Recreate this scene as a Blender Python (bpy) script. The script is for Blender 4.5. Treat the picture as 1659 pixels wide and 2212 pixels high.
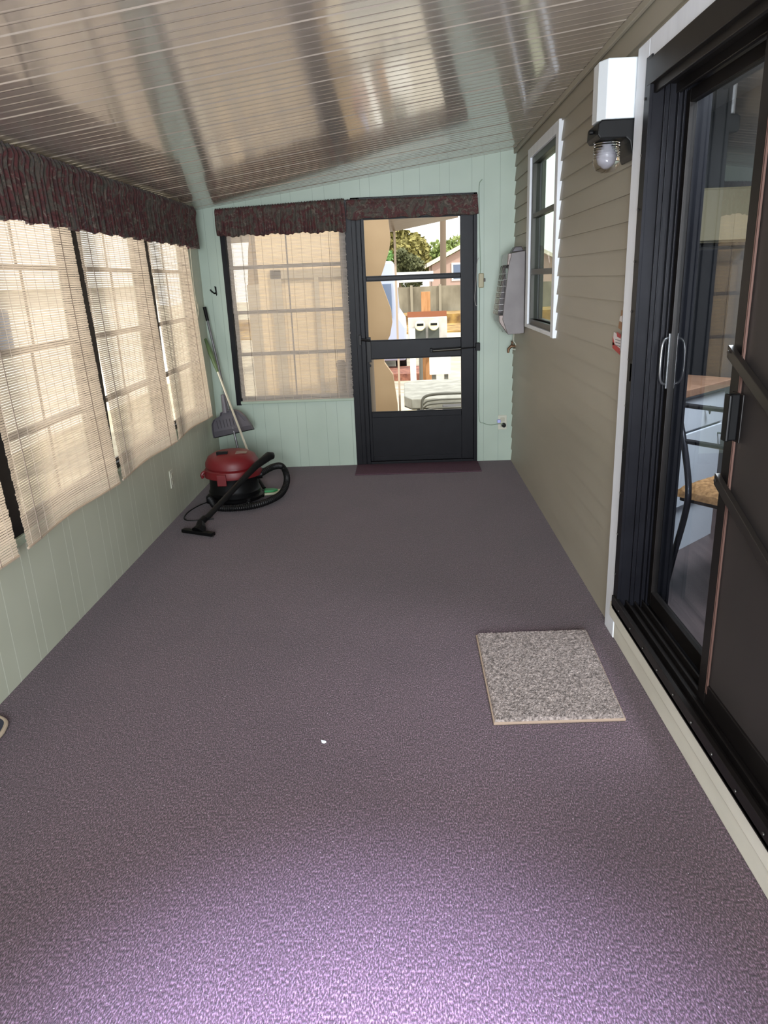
import bpy, math, random
from mathutils import Vector, Matrix
random.seed(7)
for o in list(bpy.data.objects): bpy.data.objects.remove(o)
S = bpy.context.scene; COL = S.collection
PI = math.pi

# ------------------------------------------------------------------ camera
PITCH, YAW, ROLL, FPX = 0.3103, 0.0367, -0.0410, 1567.3
def cam_axes():
    cy, sy, cp, sp = math.cos(YAW), math.sin(YAW), math.cos(PITCH), math.sin(PITCH)
    f = Vector((-sy*cp, cy*cp, -sp)); r0 = Vector((cy, sy, 0)); u0 = r0.cross(f)
    cr, sr = math.cos(ROLL), math.sin(ROLL)
    return f, cr*r0 + sr*u0, -sr*r0 + cr*u0
f_, r_, u_ = cam_axes()
cd = bpy.data.cameras.new('camera'); cam = bpy.data.objects.new('camera', cd); COL.objects.link(cam)
m = Matrix((( r_.x, u_.x, -f_.x, 0), (r_.y, u_.y, -f_.y, 0), (r_.z, u_.z, -f_.z, 1.5), (0, 0, 0, 1)))
cam.matrix_world = m
cd.sensor_fit = 'VERTICAL'; cd.sensor_height = 24.0; cd.lens = FPX/2212*24.0
cd.clip_start = 0.02; cd.clip_end = 300
S.camera = cam

# ------------------------------------------------------------------ light and exposure
S.view_settings.view_transform = 'Standard'; S.view_settings.look = 'None'
S.view_settings.exposure = 1.0; S.view_settings.gamma = 1.0; S.view_settings.use_curve_mapping = False
W = bpy.data.worlds.new('World'); S.world = W; W.use_nodes = True
wn = W.node_tree; bg = wn.nodes['Background']
sky = wn.nodes.new('ShaderNodeTexSky'); sky.sky_type = 'NISHITA'; sky.sun_disc = False
sky.sun_elevation = math.radians(50); sky.sun_rotation = math.radians(250); sky.dust_density = 4; sky.air_density = 1.0
wm = wn.nodes.new('ShaderNodeMixRGB'); wm.inputs[0].default_value = 0.8; wm.inputs[2].default_value = (1.0, 1.0, 1.0, 1)
wsc = wn.nodes.new('ShaderNodeMixRGB'); wsc.blend_type = 'MULTIPLY'; wsc.inputs[0].default_value = 1; wsc.inputs[2].default_value = (.22, .22, .22, 1)
wn.links.new(sky.outputs[0], wsc.inputs[1]); wn.links.new(wsc.outputs[0], wm.inputs[1]); wn.links.new(wm.outputs[0], bg.inputs[0])
bg.inputs[1].default_value = 1.3
def lamp(name, kind, loc, rot, energy, color, **kw):
    l = bpy.data.lights.new(name, kind); l.energy = energy; l.color = color
    for k, v in kw.items(): setattr(l, k, v)
    o = bpy.data.objects.new(name, l); COL.objects.link(o); o.location = loc; o.rotation_euler = rot
    return o
sun_o = lamp('sun', 'SUN', (0, 0, 20), (0, 0, 0), 2.2, (1.0, .95, .87), angle=0.02)
sun_o.rotation_euler = Vector((-.55, .42, -.72)).to_track_quat('-Z', 'Y').to_euler()
# daylight entering through the windows of the rear wall, behind the camera
lamp('rear_window_daylight', 'AREA', (0.0, -1.38, 1.35), (math.radians(93), 0, math.radians(-7)), 70, (.88, .94, 1.0), shape='RECTANGLE', size=1.3, size_y=1.3, spread=math.radians(125))
lamp('carpet_patch_lamp', 'AREA', (-0.12, -0.35, 2.12), (math.radians(22), 0, 0), 50, (.60, .64, 1.0), shape='RECTANGLE', size=.5, size_y=.3, spread=math.radians(44))  # added lamp under the ceiling, makes the bright violet patch on the carpet
lamp('kitchen_ceiling_light', 'AREA', (1.5, 2.6, 2.38), (0, 0, 0), 52, (.92, .96, 1.0), shape='RECTANGLE', size=.6, size_y=.8)

# ------------------------------------------------------------------ materials
def lin(c):
    c = c/255.0
    return c/12.92 if c <= .04045 else ((c+.055)/1.055)**2.4
def rgb(c): return (lin(c[0]), lin(c[1]), lin(c[2]), 1)
MATS = {}
def mat(name, col, rough=.5, metal=0, noise=0, scale=20, col2=None, bump=0, bscale=None, stretch=(1, 1, 1), spec=.5, coat=0, trans=0, detail=4):
    if name in MATS: return MATS[name]
    M = bpy.data.materials.new(name); M.use_nodes = True; n = M.node_tree; b = n.nodes['Principled BSDF']
    b.inputs['Base Color'].default_value = rgb(col); b.inputs['Roughness'].default_value = rough; b.inputs['Metallic'].default_value = metal
    b.inputs['Specular IOR Level'].default_value = spec; b.inputs['Coat Weight'].default_value = coat; b.inputs['Coat Roughness'].default_value = .08
    b.inputs['Transmission Weight'].default_value = trans
    tc = n.nodes.new('ShaderNodeTexCoord'); mp = n.nodes.new('ShaderNodeMapping'); mp.inputs['Scale'].default_value = stretch
    n.links.new(tc.outputs['Object'], mp.inputs[0])
    nz = n.nodes.new('ShaderNodeTexNoise'); nz.inputs['Scale'].default_value = scale; nz.inputs['Detail'].default_value = detail
    n.links.new(mp.outputs[0], nz.inputs['Vector'])
    if noise or col2:
        c2 = col2 or tuple(max(0, c-noise) for c in col); c1 = col if col2 else tuple(min(255, c+noise) for c in col)
        cr = n.nodes.new('ShaderNodeValToRGB'); cr.color_ramp.elements[0].position = .32; cr.color_ramp.elements[1].position = .68
        cr.color_ramp.elements[0].color = rgb(c2); cr.color_ramp.elements[1].color = rgb(c1)
        n.links.new(nz.outputs[0], cr.inputs[0]); n.links.new(cr.outputs[0], b.inputs['Base Color'])
    if bump:
        src = nz
        if bscale:
            src = n.nodes.new('ShaderNodeTexNoise'); src.inputs['Scale'].default_value = bscale; src.inputs['Detail'].default_value = 3
            n.links.new(mp.outputs[0], src.inputs['Vector'])
        bp = n.nodes.new('ShaderNodeBump'); bp.inputs['Strength'].default_value = bump; bp.inputs['Distance'].default_value = .01
        n.links.new(src.outputs[0], bp.inputs['Height']); n.links.new(bp.outputs[0], b.inputs['Normal'])
    MATS[name] = M
    return M
def glass(name, tint=(1, 1, 1), refl=1.0, rough=0.0):
    M = bpy.data.materials.new(name); M.use_nodes = True; n = M.node_tree; n.nodes.clear()
    out = n.nodes.new('ShaderNodeOutputMaterial'); mix = n.nodes.new('ShaderNodeMixShader')
    t = n.nodes.new('ShaderNodeBsdfTransparent'); t.inputs[0].default_value = (*tint, 1)
    g = n.nodes.new('ShaderNodeBsdfGlossy'); g.inputs['Roughness'].default_value = rough
    fr = n.nodes.new('ShaderNodeFresnel'); fr.inputs[0].default_value = 1.5
    mu = n.nodes.new('ShaderNodeMath'); mu.operation = 'MULTIPLY'; mu.inputs[1].default_value = refl
    n.links.new(fr.outputs[0], mu.inputs[0])
    ge = n.nodes.new('ShaderNodeNewGeometry'); inv = n.nodes.new('ShaderNodeMath'); inv.operation = 'SUBTRACT'; inv.inputs[0].default_value = 1
    n.links.new(ge.outputs['Backfacing'], inv.inputs[1]); m3 = n.nodes.new('ShaderNodeMath'); m3.operation = 'MULTIPLY'
    n.links.new(mu.outputs[0], m3.inputs[0]); n.links.new(inv.outputs[0], m3.inputs[1]); n.links.new(m3.outputs[0], mix.inputs[0])
    n.links.new(t.outputs[0], mix.inputs[1]); n.links.new(g.outputs[0], mix.inputs[2]); n.links.new(mix.outputs[0], out.inputs[0])
    return M
def groove_paint(name, col, linecol, axis, period, offs, width=.004):
    """painted panelling: vertical grooves at the offsets within each period"""
    M = bpy.data.materials.new(name); M.use_nodes = True; n = M.node_tree; b = n.nodes['Principled BSDF']; L = n.links
    b.inputs['Roughness'].default_value = .42
    tc = n.nodes.new('ShaderNodeTexCoord'); sp = n.nodes.new('ShaderNodeSeparateXYZ'); L.new(tc.outputs['Object'], sp.inputs[0])
    dv = n.nodes.new('ShaderNodeMath'); dv.operation = 'DIVIDE'; dv.inputs[1].default_value = period; L.new(sp.outputs[axis], dv.inputs[0])
    fr = n.nodes.new('ShaderNodeMath'); fr.operation = 'FRACT'; L.new(dv.outputs[0], fr.inputs[0])
    acc = None
    for o in offs:
        c = n.nodes.new('ShaderNodeMath'); c.operation = 'COMPARE'; c.inputs[1].default_value = o; c.inputs[2].default_value = width/2/period
        L.new(fr.outputs[0], c.inputs[0])
        if acc is None: acc = c
        else:
            a = n.nodes.new('ShaderNodeMath'); a.operation = 'MAXIMUM'; L.new(acc.outputs[0], a.inputs[0]); L.new(c.outputs[0], a.inputs[1]); acc = a
    nz = n.nodes.new('ShaderNodeTexNoise'); nz.inputs['Scale'].default_value = 2.5; L.new(tc.outputs['Object'], nz.inputs['Vector'])
    cr = n.nodes.new('ShaderNodeValToRGB'); cr.color_ramp.elements[0].position = .3; cr.color_ramp.elements[1].position = .7
    cr.color_ramp.elements[0].color = rgb(tuple(c-5 for c in col)); cr.color_ramp.elements[1].color = rgb(tuple(c+4 for c in col)); L.new(nz.outputs[0], cr.inputs[0])
    mx = n.nodes.new('ShaderNodeMixRGB'); L.new(acc.outputs[0], mx.inputs[0]); L.new(cr.outputs[0], mx.inputs[1]); mx.inputs[2].default_value = rgb(linecol)
    L.new(mx.outputs[0], b.inputs['Base Color'])
    inv = n.nodes.new('ShaderNodeMath'); inv.operation = 'SUBTRACT'; inv.inputs[0].default_value = 1; L.new(acc.outputs[0], inv.inputs[1])
    bp = n.nodes.new('ShaderNodeBump'); bp.inputs['Strength'].default_value = .5; bp.inputs['Distance'].default_value = .003
    L.new(inv.outputs[0], bp.inputs['Height']); L.new(bp.outputs[0], b.inputs['Normal'])
    return M
M_green_l = groove_paint('green_panel_left', (184, 187, 168), (212, 215, 200), 1, 1.22, [.02, .10, .24, .29, .44, .56, .61, .74, .88, .95], .004)
M_green_f = groove_paint('green_panel_far', (172, 187, 173), (136, 150, 138), 0, .61, [.05, .25, .5, .62, .9], .0022)
M_green = mat('green_paint', (162, 178, 160), .45, noise=3, scale=6)
M_bronze = mat('dark_bronze_metal', (17, 17, 22), .42, 0, noise=3, scale=9, spec=.16)
M_bronze2 = mat('black_brown_metal', (20, 17, 16), .42, 0, noise=3, scale=9, spec=.22)
M_white = mat('white_trim_paint', (222, 226, 232), .5, noise=5, scale=14, stretch=(1, 1, .2), bump=.15)
M_cream = mat('cream_board_paint', (205, 202, 188), .55, noise=6, scale=8, stretch=(1, .3, 1), bump=.2)
M_siding = mat('tan_siding_paint', (154, 148, 133), .5, noise=4, scale=3, bump=.06, bscale=60, stretch=(1, .25, 1))
M_ceiling = mat('enamel_ceiling', (172, 161, 149), .17, noise=3, scale=5, stretch=(.3, 2, 1), bump=.08, bscale=9, coat=.75, spec=.8)
M_glass = glass('clear_glass', (.93, .95, .94))
M_glass_door = glass('sliding_door_glass', (.88, .91, .93), 1.5)
M_glass_dim = glass('house_window_glass', (.7, .75, .7), .4)
M_vinyl = glass('vinyl_pane', (.96, .96, .93), .18, .02)
M_black = mat('black_plastic', (9, 9, 10), .45, spec=.2)
M_rubber = mat('black_rubber', (9, 9, 10), .5, spec=.35)
M_red = mat('red_plastic', (104, 18, 24), .48, noise=4, scale=6)
M_chrome = mat('chrome', (190, 190, 190), .18, 1)
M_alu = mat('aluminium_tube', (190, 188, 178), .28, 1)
M_ivory = mat('ivory_plastic', (196, 196, 180), .4)

# carpet
def carpet():
    M = bpy.data.materials.new('mauve_carpet'); M.use_nodes = True; n = M.node_tree; L = n.links; b = n.nodes['Principled BSDF']
    b.inputs['Roughness'].default_value = .95; b.inputs['Specular IOR Level'].default_value = .15
    b.inputs['Sheen Weight'].default_value = .25; b.inputs['Sheen Roughness'].default_value = .5
    tc = n.nodes.new('ShaderNodeTexCoord')
    def nz(scale, det, st=(1, 1, 1)):
        mp = n.nodes.new('ShaderNodeMapping'); mp.inputs['Scale'].default_value = st; L.new(tc.outputs['Object'], mp.inputs[0])
        t = n.nodes.new('ShaderNodeTexNoise'); t.inputs['Scale'].default_value = scale; t.inputs['Detail'].default_value = det; L.new(mp.outputs[0], t.inputs['Vector']); return t
    fine = nz(290, 4, (1, .42, 1)); big = nz(1.6, 4); mid = nz(90, 3, (1, .6, 1)); spk = nz(170, 1)
    cr = n.nodes.new('ShaderNodeValToRGB'); e = cr.color_ramp.elements
    e[0].position = .33; e[0].color = rgb((36, 23, 26)); e[1].position = .68; e[1].color = rgb((138, 110, 125))
    k = e.new(.5); k.color = rgb((76, 55, 63)); L.new(fine.outputs[0], cr.inputs[0])
    c2 = n.nodes.new('ShaderNodeValToRGB'); c2.color_ramp.elements[0].position = .35; c2.color_ramp.elements[1].position = .65
    c2.color_ramp.elements[0].color = (.72, .70, .72, 1); c2.color_ramp.elements[1].color = (1, 1, 1, 1); L.new(mid.outputs[0], c2.inputs[0])
    c3 = n.nodes.new('ShaderNodeValToRGB'); c3.color_ramp.elements[0].position = .33; c3.color_ramp.elements[1].position = .55
    c3.color_ramp.elements[0].color = (.84, .82, .84, 1); c3.color_ramp.elements[1].color = (1, 1, 1, 1); L.new(big.outputs[0], c3.inputs[0])
    m1 = n.nodes.new('ShaderNodeMixRGB'); m1.blend_type = 'MULTIPLY'; m1.inputs[0].default_value = 1; L.new(cr.outputs[0], m1.inputs[1]); L.new(c2.outputs[0], m1.inputs[2])
    m2 = n.nodes.new('ShaderNodeMixRGB'); m2.blend_type = 'MULTIPLY'; m2.inputs[0].default_value = 1; L.new(m1.outputs[0], m2.inputs[1]); L.new(c3.outputs[0], m2.inputs[2])
    gt = n.nodes.new('ShaderNodeMath'); gt.operation = 'GREATER_THAN'; gt.inputs[1].default_value = .76; L.new(spk.outputs[0], gt.inputs[0])  # pale flecks: sunlit specks painted into the carpet colour
    m3 = n.nodes.new('ShaderNodeMixRGB'); L.new(gt.outputs[0], m3.inputs[0]); L.new(m2.outputs[0], m3.inputs[1]); m3.inputs[2].default_value = rgb((190, 175, 185))
    L.new(m3.outputs[0], b.inputs['Base Color'])
    bp = n.nodes.new('ShaderNodeBump'); bp.inputs['Strength'].default_value = .8; bp.inputs['Distance'].default_value = .006
    L.new(fine.outputs[0], bp.inputs['Height']); L.new(bp.outputs[0], b.inputs['Normal'])
    return M
M_carpet = carpet()
def floral():
    M = bpy.data.materials.new('floral_fabric'); M.use_nodes = True; n = M.node_tree; L = n.links; b = n.nodes['Principled BSDF']
    b.inputs['Roughness'].default_value = .75; b.inputs['Sheen Weight'].default_value = .1
    tc = n.nodes.new('ShaderNodeTexCoord')
    a = n.nodes.new('ShaderNodeTexNoise'); a.inputs['Scale'].default_value = 10; a.inputs['Detail'].default_value = 3; a.inputs['Distortion'].default_value = 1.6
    v = n.nodes.new('ShaderNodeTexNoise'); v.inputs['Scale'].default_value = 24; v.inputs['Detail'].default_value = 3; v.inputs['Distortion'].default_value = 2.2
    for t in (a, v): L.new(tc.outputs['Object'], t.inputs['Vector'])
    cr = n.nodes.new('ShaderNodeValToRGB'); e = cr.color_ramp.elements; cr.color_ramp.interpolation = 'EASE'
    e[0].position = .36; e[0].color = rgb((56, 28, 28)); e[1].position = .66; e[1].color = rgb((76, 66, 58))
    for p, c in ((.44, (80, 38, 38)), (.50, (62, 38, 34)), (.56, (78, 68, 60)), (.60, (60, 58, 50))): k = e.new(p); k.color = rgb(c)
    L.new(a.outputs[0], cr.inputs[0])
    c2 = n.nodes.new('ShaderNodeValToRGB'); c2.color_ramp.elements[0].position = .58; c2.color_ramp.elements[1].position = .66
    c2.color_ramp.elements[0].color = (0, 0, 0, 1); c2.color_ramp.elements[1].color = (1, 1, 1, 1); L.new(v.outputs[0], c2.inputs[0])
    mx = n.nodes.new('ShaderNodeMixRGB'); L.new(c2.outputs[0], mx.inputs[0]); L.new(cr.outputs[0], mx.inputs[1]); mx.inputs[2].default_value = rgb((98, 88, 78))
    L.new(mx.outputs[0], b.inputs['Base Color'])
    return M
M_floral = floral()
def woven(name, col, tr=.16, tl=.62):
    M = bpy.data.materials.new(name); M.use_nodes = True; n = M.node_tree; L = n.links; n.nodes.clear()
    out = n.nodes.new('ShaderNodeOutputMaterial'); d = n.nodes.new('ShaderNodeBsdfDiffuse'); t = n.nodes.new('ShaderNodeBsdfTranslucent'); tp = n.nodes.new('ShaderNodeBsdfTransparent')
    tc = n.nodes.new('ShaderNodeTexCoord'); mp = n.nodes.new('ShaderNodeMapping'); mp.inputs['Scale'].default_value = (1, 1, 30); L.new(tc.outputs['Object'], mp.inputs[0])
    nz = n.nodes.new('ShaderNodeTexNoise'); nz.inputs['Scale'].default_value = 6; L.new(mp.outputs[0], nz.inputs['Vector'])
    cr = n.nodes.new('ShaderNodeValToRGB'); cr.color_ramp.elements[0].position = .3; cr.color_ramp.elements[1].position = .7
    cr.color_ramp.elements[0].color = rgb(tuple(c-22 for c in col)); cr.color_ramp.elements[1].color = rgb(col); L.new(nz.outputs[0], cr.inputs[0])
    L.new(cr.outputs[0], d.inputs[0]); L.new(cr.outputs[0], t.inputs[0]); tp.inputs[0].default_value = (1, .96, .9, 1)
    m1 = n.nodes.new('ShaderNodeMixShader'); m1.inputs[0].default_value = tl; L.new(d.outputs[0], m1.inputs[1]); L.new(t.outputs[0], m1.inputs[2])
    m2 = n.nodes.new('ShaderNodeMixShader'); m2.inputs[0].default_value = tr; L.new(m1.outputs[0], m2.inputs[1]); L.new(tp.outputs[0], m2.inputs[2])
    L.new(m2.outputs[0], out.inputs[0]); return M
M_woven = woven('woven_blind_slats', (242, 231, 219), .27, .74)
M_woven_f = woven('woven_blind_slats_far', (232, 226, 222), .56, .55)
M_cord = mat('blind_cord', (190, 176, 160), .8)

# ------------------------------------------------------------------ mesh helpers
class MB:
    def __init__(s): s.v = []; s.f = []
    def quad(s, *pts):
        i = len(s.v); s.v += [tuple(p) for p in pts]; s.f.append(tuple(range(i, i+len(pts)))); return s
    def box(s, x0, y0, z0, x1, y1, z1):
        i = len(s.v)
        s.v += [(x, y, z) for z in (z0, z1) for y in (y0, y1) for x in (x0, x1)]
        for a in ((0, 2, 3, 1), (4, 5, 7, 6), (0, 1, 5, 4), (2, 6, 7, 3), (0, 4, 6, 2), (1, 3, 7, 5)): s.f.append(tuple(i+k for k in a))
        return s
    def prism(s, poly, d, y0=0):
        """polygon in 3-D extruded along vector d"""
        i = len(s.v); n = len(poly); d = Vector(d)
        s.v += [tuple(p) for p in poly] + [tuple(Vector(p)+d) for p in poly]
        s.f.append(tuple(range(i, i+n))[::-1]); s.f.append(tuple(range(i+n, i+2*n)))
        for k in range(n): s.f.append((i+k, i+(k+1) % n, i+n+(k+1) % n, i+n+k))
        return s
    def tube(s, pts, r, n=12, caps=True):
        pts = [Vector(p) for p in pts]; m = len(pts)
        rr = r if isinstance(r, (list, tuple)) else [r]*m
        i0 = len(s.v); up = None
        for k in range(m):
            t = (pts[min(k+1, m-1)]-pts[max(k-1, 0)]).normalized()
            if up is None:
                up = Vector((0, 0, 1)) if abs(t.z) < .9 else Vector((1, 0, 0))
            a = t.cross(up).normalized(); b = a.cross(t).normalized(); up = b
            for j in range(n):
                q = 2*PI*j/n; s.v.append(tuple(pts[k]+(a*math.cos(q)+b*math.sin(q))*rr[k]))
        for k in range(m-1):
            for j in range(n):
                a = i0+k*n+j; b = i0+k*n+(j+1) % n; s.f.append((a, b, b+n, a+n))
        if caps:
            s.f.append(tuple(i0+j for j in range(n))[::-1]); s.f.append(tuple(i0+(m-1)*n+j for j in range(n)))
        return s
    def lathe(s, prof, c=(0, 0, 0), n=32, sx=1, sy=1, caps=True, axis='z'):
        i0 = len(s.v)
        for (r, h) in prof:
            for j in range(n):
                q = 2*PI*j/n; a, b = r*math.cos(q)*sx, r*math.sin(q)*sy
                p = (a, b, h) if axis == 'z' else ((h, a, b) if axis == 'x' else (a, h, b))
                s.v.append((c[0]+p[0], c[1]+p[1], c[2]+p[2]))
        m = len(prof)
        for k in range(m-1):
            for j in range(n):
                a = i0+k*n+j; b = i0+k*n+(j+1) % n; s.f.append((a, b, b+n, a+n))
        if caps:
            s.f.append(tuple(i0+j for j in range(n))[::-1]); s.f.append(tuple(i0+(m-1)*n+j for j in range(n)))
        return s
    def grid(s, nu, nv, fn):
        i0 = len(s.v)
        for a in range(nu+1):
            for b in range(nv+1): s.v.append(tuple(fn(a/nu, b/nv)))
        for a in range(nu):
            for b in range(nv):
                i = i0+a*(nv+1)+b; s.f.append((i, i+nv+1, i+nv+2, i+1))
        return s
    def build(s, name, mt, parent=None, smooth=False, bevel=0, solid=0):
        me = bpy.data.meshes.new(name); me.from_pydata(s.v, [], s.f); me.validate(); me.update()
        import bmesh
        bm = bmesh.new(); bm.from_mesh(me); bmesh.ops.recalc_face_normals(bm, faces=bm.faces); bm.to_mesh(me); bm.free()
        me.materials.append(mt)
        if smooth:
            for p in me.polygons: p.use_smooth = True
        o = bpy.data.objects.new(name, me); COL.objects.link(o)
        if parent: o.parent = parent
        if bevel:
            b = o.modifiers.new('bevel', 'BEVEL'); b.width = bevel; b.segments = 2; b.limit_method = 'ANGLE'; b.angle_limit = math.radians(40)
        if solid:
            b = o.modifiers.new('solid', 'SOLIDIFY'); b.thickness = solid; b.offset = 0
        if smooth and not solid:
            try: me.set_sharp_from_angle(angle=math.radians(38))
            except Exception: pass
        return o
def tag(o, label=None, cat=None, group=None, kind=None):
    if label: o['label'] = label
    if cat: o['category'] = cat
    if group: o['group'] = group
    if kind: o['kind'] = kind
    return o
def empty(name, loc=(0, 0, 0), rz=0):
    o = bpy.data.objects.new(name, None); COL.objects.link(o); o.location = loc; o.rotation_euler = (0, 0, rz); o.empty_display_size = .1; return o
def copy_tree(o, parent=None):
    c = o.copy(); COL.objects.link(c)
    if parent: c.parent = parent
    for ch in [k for k in bpy.data.objects if k.parent == o]: copy_tree(ch, c)
    return c
def cr_pts(pts, n=8):
    """Catmull-Rom through points"""
    P = [Vector(p) for p in pts]; P = [P[0]*2-P[1]] + P + [P[-1]*2-P[-2]]; out = []
    for i in range(1, len(P)-2):
        for k in range(n):
            t = k/n; a, b, c, d = P[i-1], P[i], P[i+1], P[i+2]
            out.append(.5*((2*b)+(c-a)*t+(2*a-5*b+4*c-d)*t*t+(3*b-a-3*c+d)*t**3))
    out.append(P[-2]); return out

def sub(o, par):
    """keep world coordinates of a mesh built in world space when parented"""
    p = Vector((0, 0, 0)); q = par
    while q is not None: p = p + q.location; q = q.parent
    for v in o.data.vertices: v.co = v.co - p
    return o
def part(mb, name, mt, par, **k):
    return sub(mb.build(name, mt, par, **k), par)

XL, XR, D = -1.596, .882, 6.016
YB = -1.45                                   # rear wall, behind the camera
def ceil_z(x): return 2.061+(x-XL)*.1316

# ================================================================== SETTING
tag(MB().box(XL-.1, YB-.1, -.12, XR+.08, D+.1, 0).build('floor', M_carpet), 'mauve carpeted floor of the enclosed porch', 'floor', kind='structure')

# ceiling: enamelled ribbed panels, ribs running across the room
mb = MB(); ys = []
y = YB; k = 0
prof = [(YB-.05, 0)]
yy = 2.145-.0675*54
i = 0
while yy < D:
    seam = (i % 5 == 4)
    w, h = (.009, .0026) if seam else (.005, .0009)
    prof += [(yy-w/2-.006, 0), (yy-w/2, -h), (yy+w/2, -h), (yy+w/2+.006, 0)]
    yy += .0675; i += 1
prof = [p for p in prof if YB-.06 < p[0] < D+.02] + [(D+.05, 0)]
for a, b in zip(prof[:-1], prof[1:]):
    mb.quad((XL-.05, a[0], ceil_z(XL-.05)+a[1]), (XR+.05, a[0], ceil_z(XR+.05)+a[1]), (XR+.05, b[0], ceil_z(XR+.05)+b[1]), (XL-.05, b[0], ceil_z(XL-.05)+b[1]))
i0 = len(mb.v)
mb.quad((XL-.05, YB-.05, ceil_z(XL-.05)+.08), (XR+.05, YB-.05, ceil_z(XR+.05)+.08), (XR+.05, D+.05, ceil_z(XR+.05)+.08), (XL-.05, D+.05, ceil_z(XL-.05)+.08))
for (xa, xb, ya, yb) in ((XL-.05, XL-.05, YB-.05, D+.05), (XR+.05, XR+.05, YB-.05, D+.05), (XL-.05, XR+.05, YB-.05, YB-.05), (XL-.05, XR+.05, D+.05, D+.05)):
    mb.quad((xa, ya, ceil_z(xa)), (xb, yb, ceil_z(xb)), (xb, yb, ceil_z(xb)+.08), (xa, ya, ceil_z(xa)+.08))
tag(mb.build('ceiling', M_ceiling), 'glossy ribbed tan metal ceiling sloping down to the left', 'ceiling', kind='structure')

def wall_y(mb, x0, x1, z0, z1=None, y0=D, y1=D+.09):      # wall piece in a Y plane; z1 None follows the ceiling slope
    za, zb = (z1, z1) if z1 is not None else (ceil_z(x0), ceil_z(x1))
    mb.prism([(x0, y0, z0), (x1, y0, z0), (x1, y0, zb), (x0, y0, za)], (0, y1-y0, 0))
FW = (-1.405, -.425, .565, 1.99)     # far window opening x0 x1 z0 z1
FD = (-.383, .580, 0, 2.10)          # far door opening
mb = MB(); wall_y(mb, XL-.09, FW[0], 0); wall_y(mb, FW[0], FW[1], 0, FW[2]); wall_y(mb, FW[0], FW[1], FW[3])
wall_y(mb, FW[1], FD[0], 0); wall_y(mb, FD[0], FD[1], FD[3]); wall_y(mb, FD[1], XR+.09, 0)
tag(mb.build('wall_far', M_green_f), 'pale green painted panel wall with the window and storm door', 'wall', kind='structure')
# left wall, low part and header, with posts between the windows
LW = [(-1.26, -.30), (-.26, .70), (.74, 1.70), (1.76, 2.70), (2.78, 3.70), (3.78, 4.72), (4.80, 5.72)]
mb = MB(); mb.box(XL-.09, YB, 0, XL, D, .565)
mb.prism([(XL-.09, YB, 1.99), (XL, YB, 1.99), (XL, YB, ceil_z(XL)), (XL-.09, YB, ceil_z(XL))], (0, D-YB, 0))
edges = [YB] + [e for w in LW for e in w] + [D]
for a, b in zip(edges[::2], edges[1::2]): mb.box(XL-.09, a, .565, XL, b, 1.99)
tag(mb.build('wall_left', M_green_l), 'sage green grooved panel wall under the row of blinds', 'wall', kind='structure')
mb = MB()
for a, b in ((2.70, 2.78), (3.70, 3.78), (4.72, 4.80)): mb.box(XL, a-.022, .54, XL+.008, b+.022, 1.99)
tag(mb.build('trim_1', M_bronze), 'dark bronze mullion covers between the left windows', 'trim', kind='structure')
mb = MB(); mb.box(XL, YB, .53, XL+.022, 5.80, .565)
tag(mb.build('trim_2', M_green, bevel=.004), 'green painted sill board under the left blinds', 'trim', kind='structure')
# rear wall with window opening behind the camera
mb = MB(); wall_y(mb, XL-.09, -1.40, 0, None, YB-.09, YB); wall_y(mb, -1.40, .70, 0, .68, YB-.09, YB); wall_y(mb, -1.40, .70, 2.02, None, YB-.09, YB); wall_y(mb, .70, XR+.09, 0, None, YB-.09, YB)
tag(mb.build('wall_rear', M_green), 'green wall behind the viewer', 'wall', kind='structure')

# right wall: lap siding with openings
RW = (4.40, 5.235, 1.20, 2.215)      # window hole y0 y1 z0 z1
RD = (.60, 2.815, .155, 2.165)       # sliding door hole
holes = [RW, RD]
mb = MB(); pitch = .0985; z = 0.0; k = 0
def spans(z0, z1, ya, yb):
    cur = [(ya, yb)]
    for h in holes:
        if h[2] < z1-1e-6 and h[3] > z0+1e-6:
            nc = []
            for a, b in cur:
                if h[1] <= a or h[0] >= b: nc.append((a, b)); continue
                if a < h[0]: nc.append((a, h[0]))
                if b > h[1]: nc.append((h[1], b))
            cur = nc
    return cur
while z < ceil_z(XR):
    z1 = min(z+pitch, ceil_z(XR)); cuts = sorted({z, z1} | {c for h in holes for c in (h[2], h[3]) if z < c < z1})
    for c0, c1 in zip(cuts[:-1], cuts[1:]):
        xa, xb = XR-.011*(1-(c0-z)/pitch), XR-.011*(1-(c1-z)/pitch)
        for a, b in spans(c0, c1, YB, D):
            mb.quad((xa, a, c0), (xa, b, c0), (xb, b, c1), (xb, a, c1))
            if c0 == z: mb.quad((xa, a, c0), (xa, b, c0), (XR+.004, b, c0), (XR+.004, a, c0))
            mb.box(XR+.002, a, c0, XR+.08, b, c1)
    z += pitch
tag(mb.build('wall_right', M_siding), 'tan painted lap siding wall of the house', 'wall', kind='structure')
# dark shadow-gap channel and angle trim where siding meets ceiling
mb = MB(); mb.box(XR-.022, YB, 2.355, XR-.006, D, 2.384)
tag(mb.build('trim_3', M_siding, bevel=.003), 'tan edge channel along the top of the siding', 'trim', kind='structure')

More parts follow.
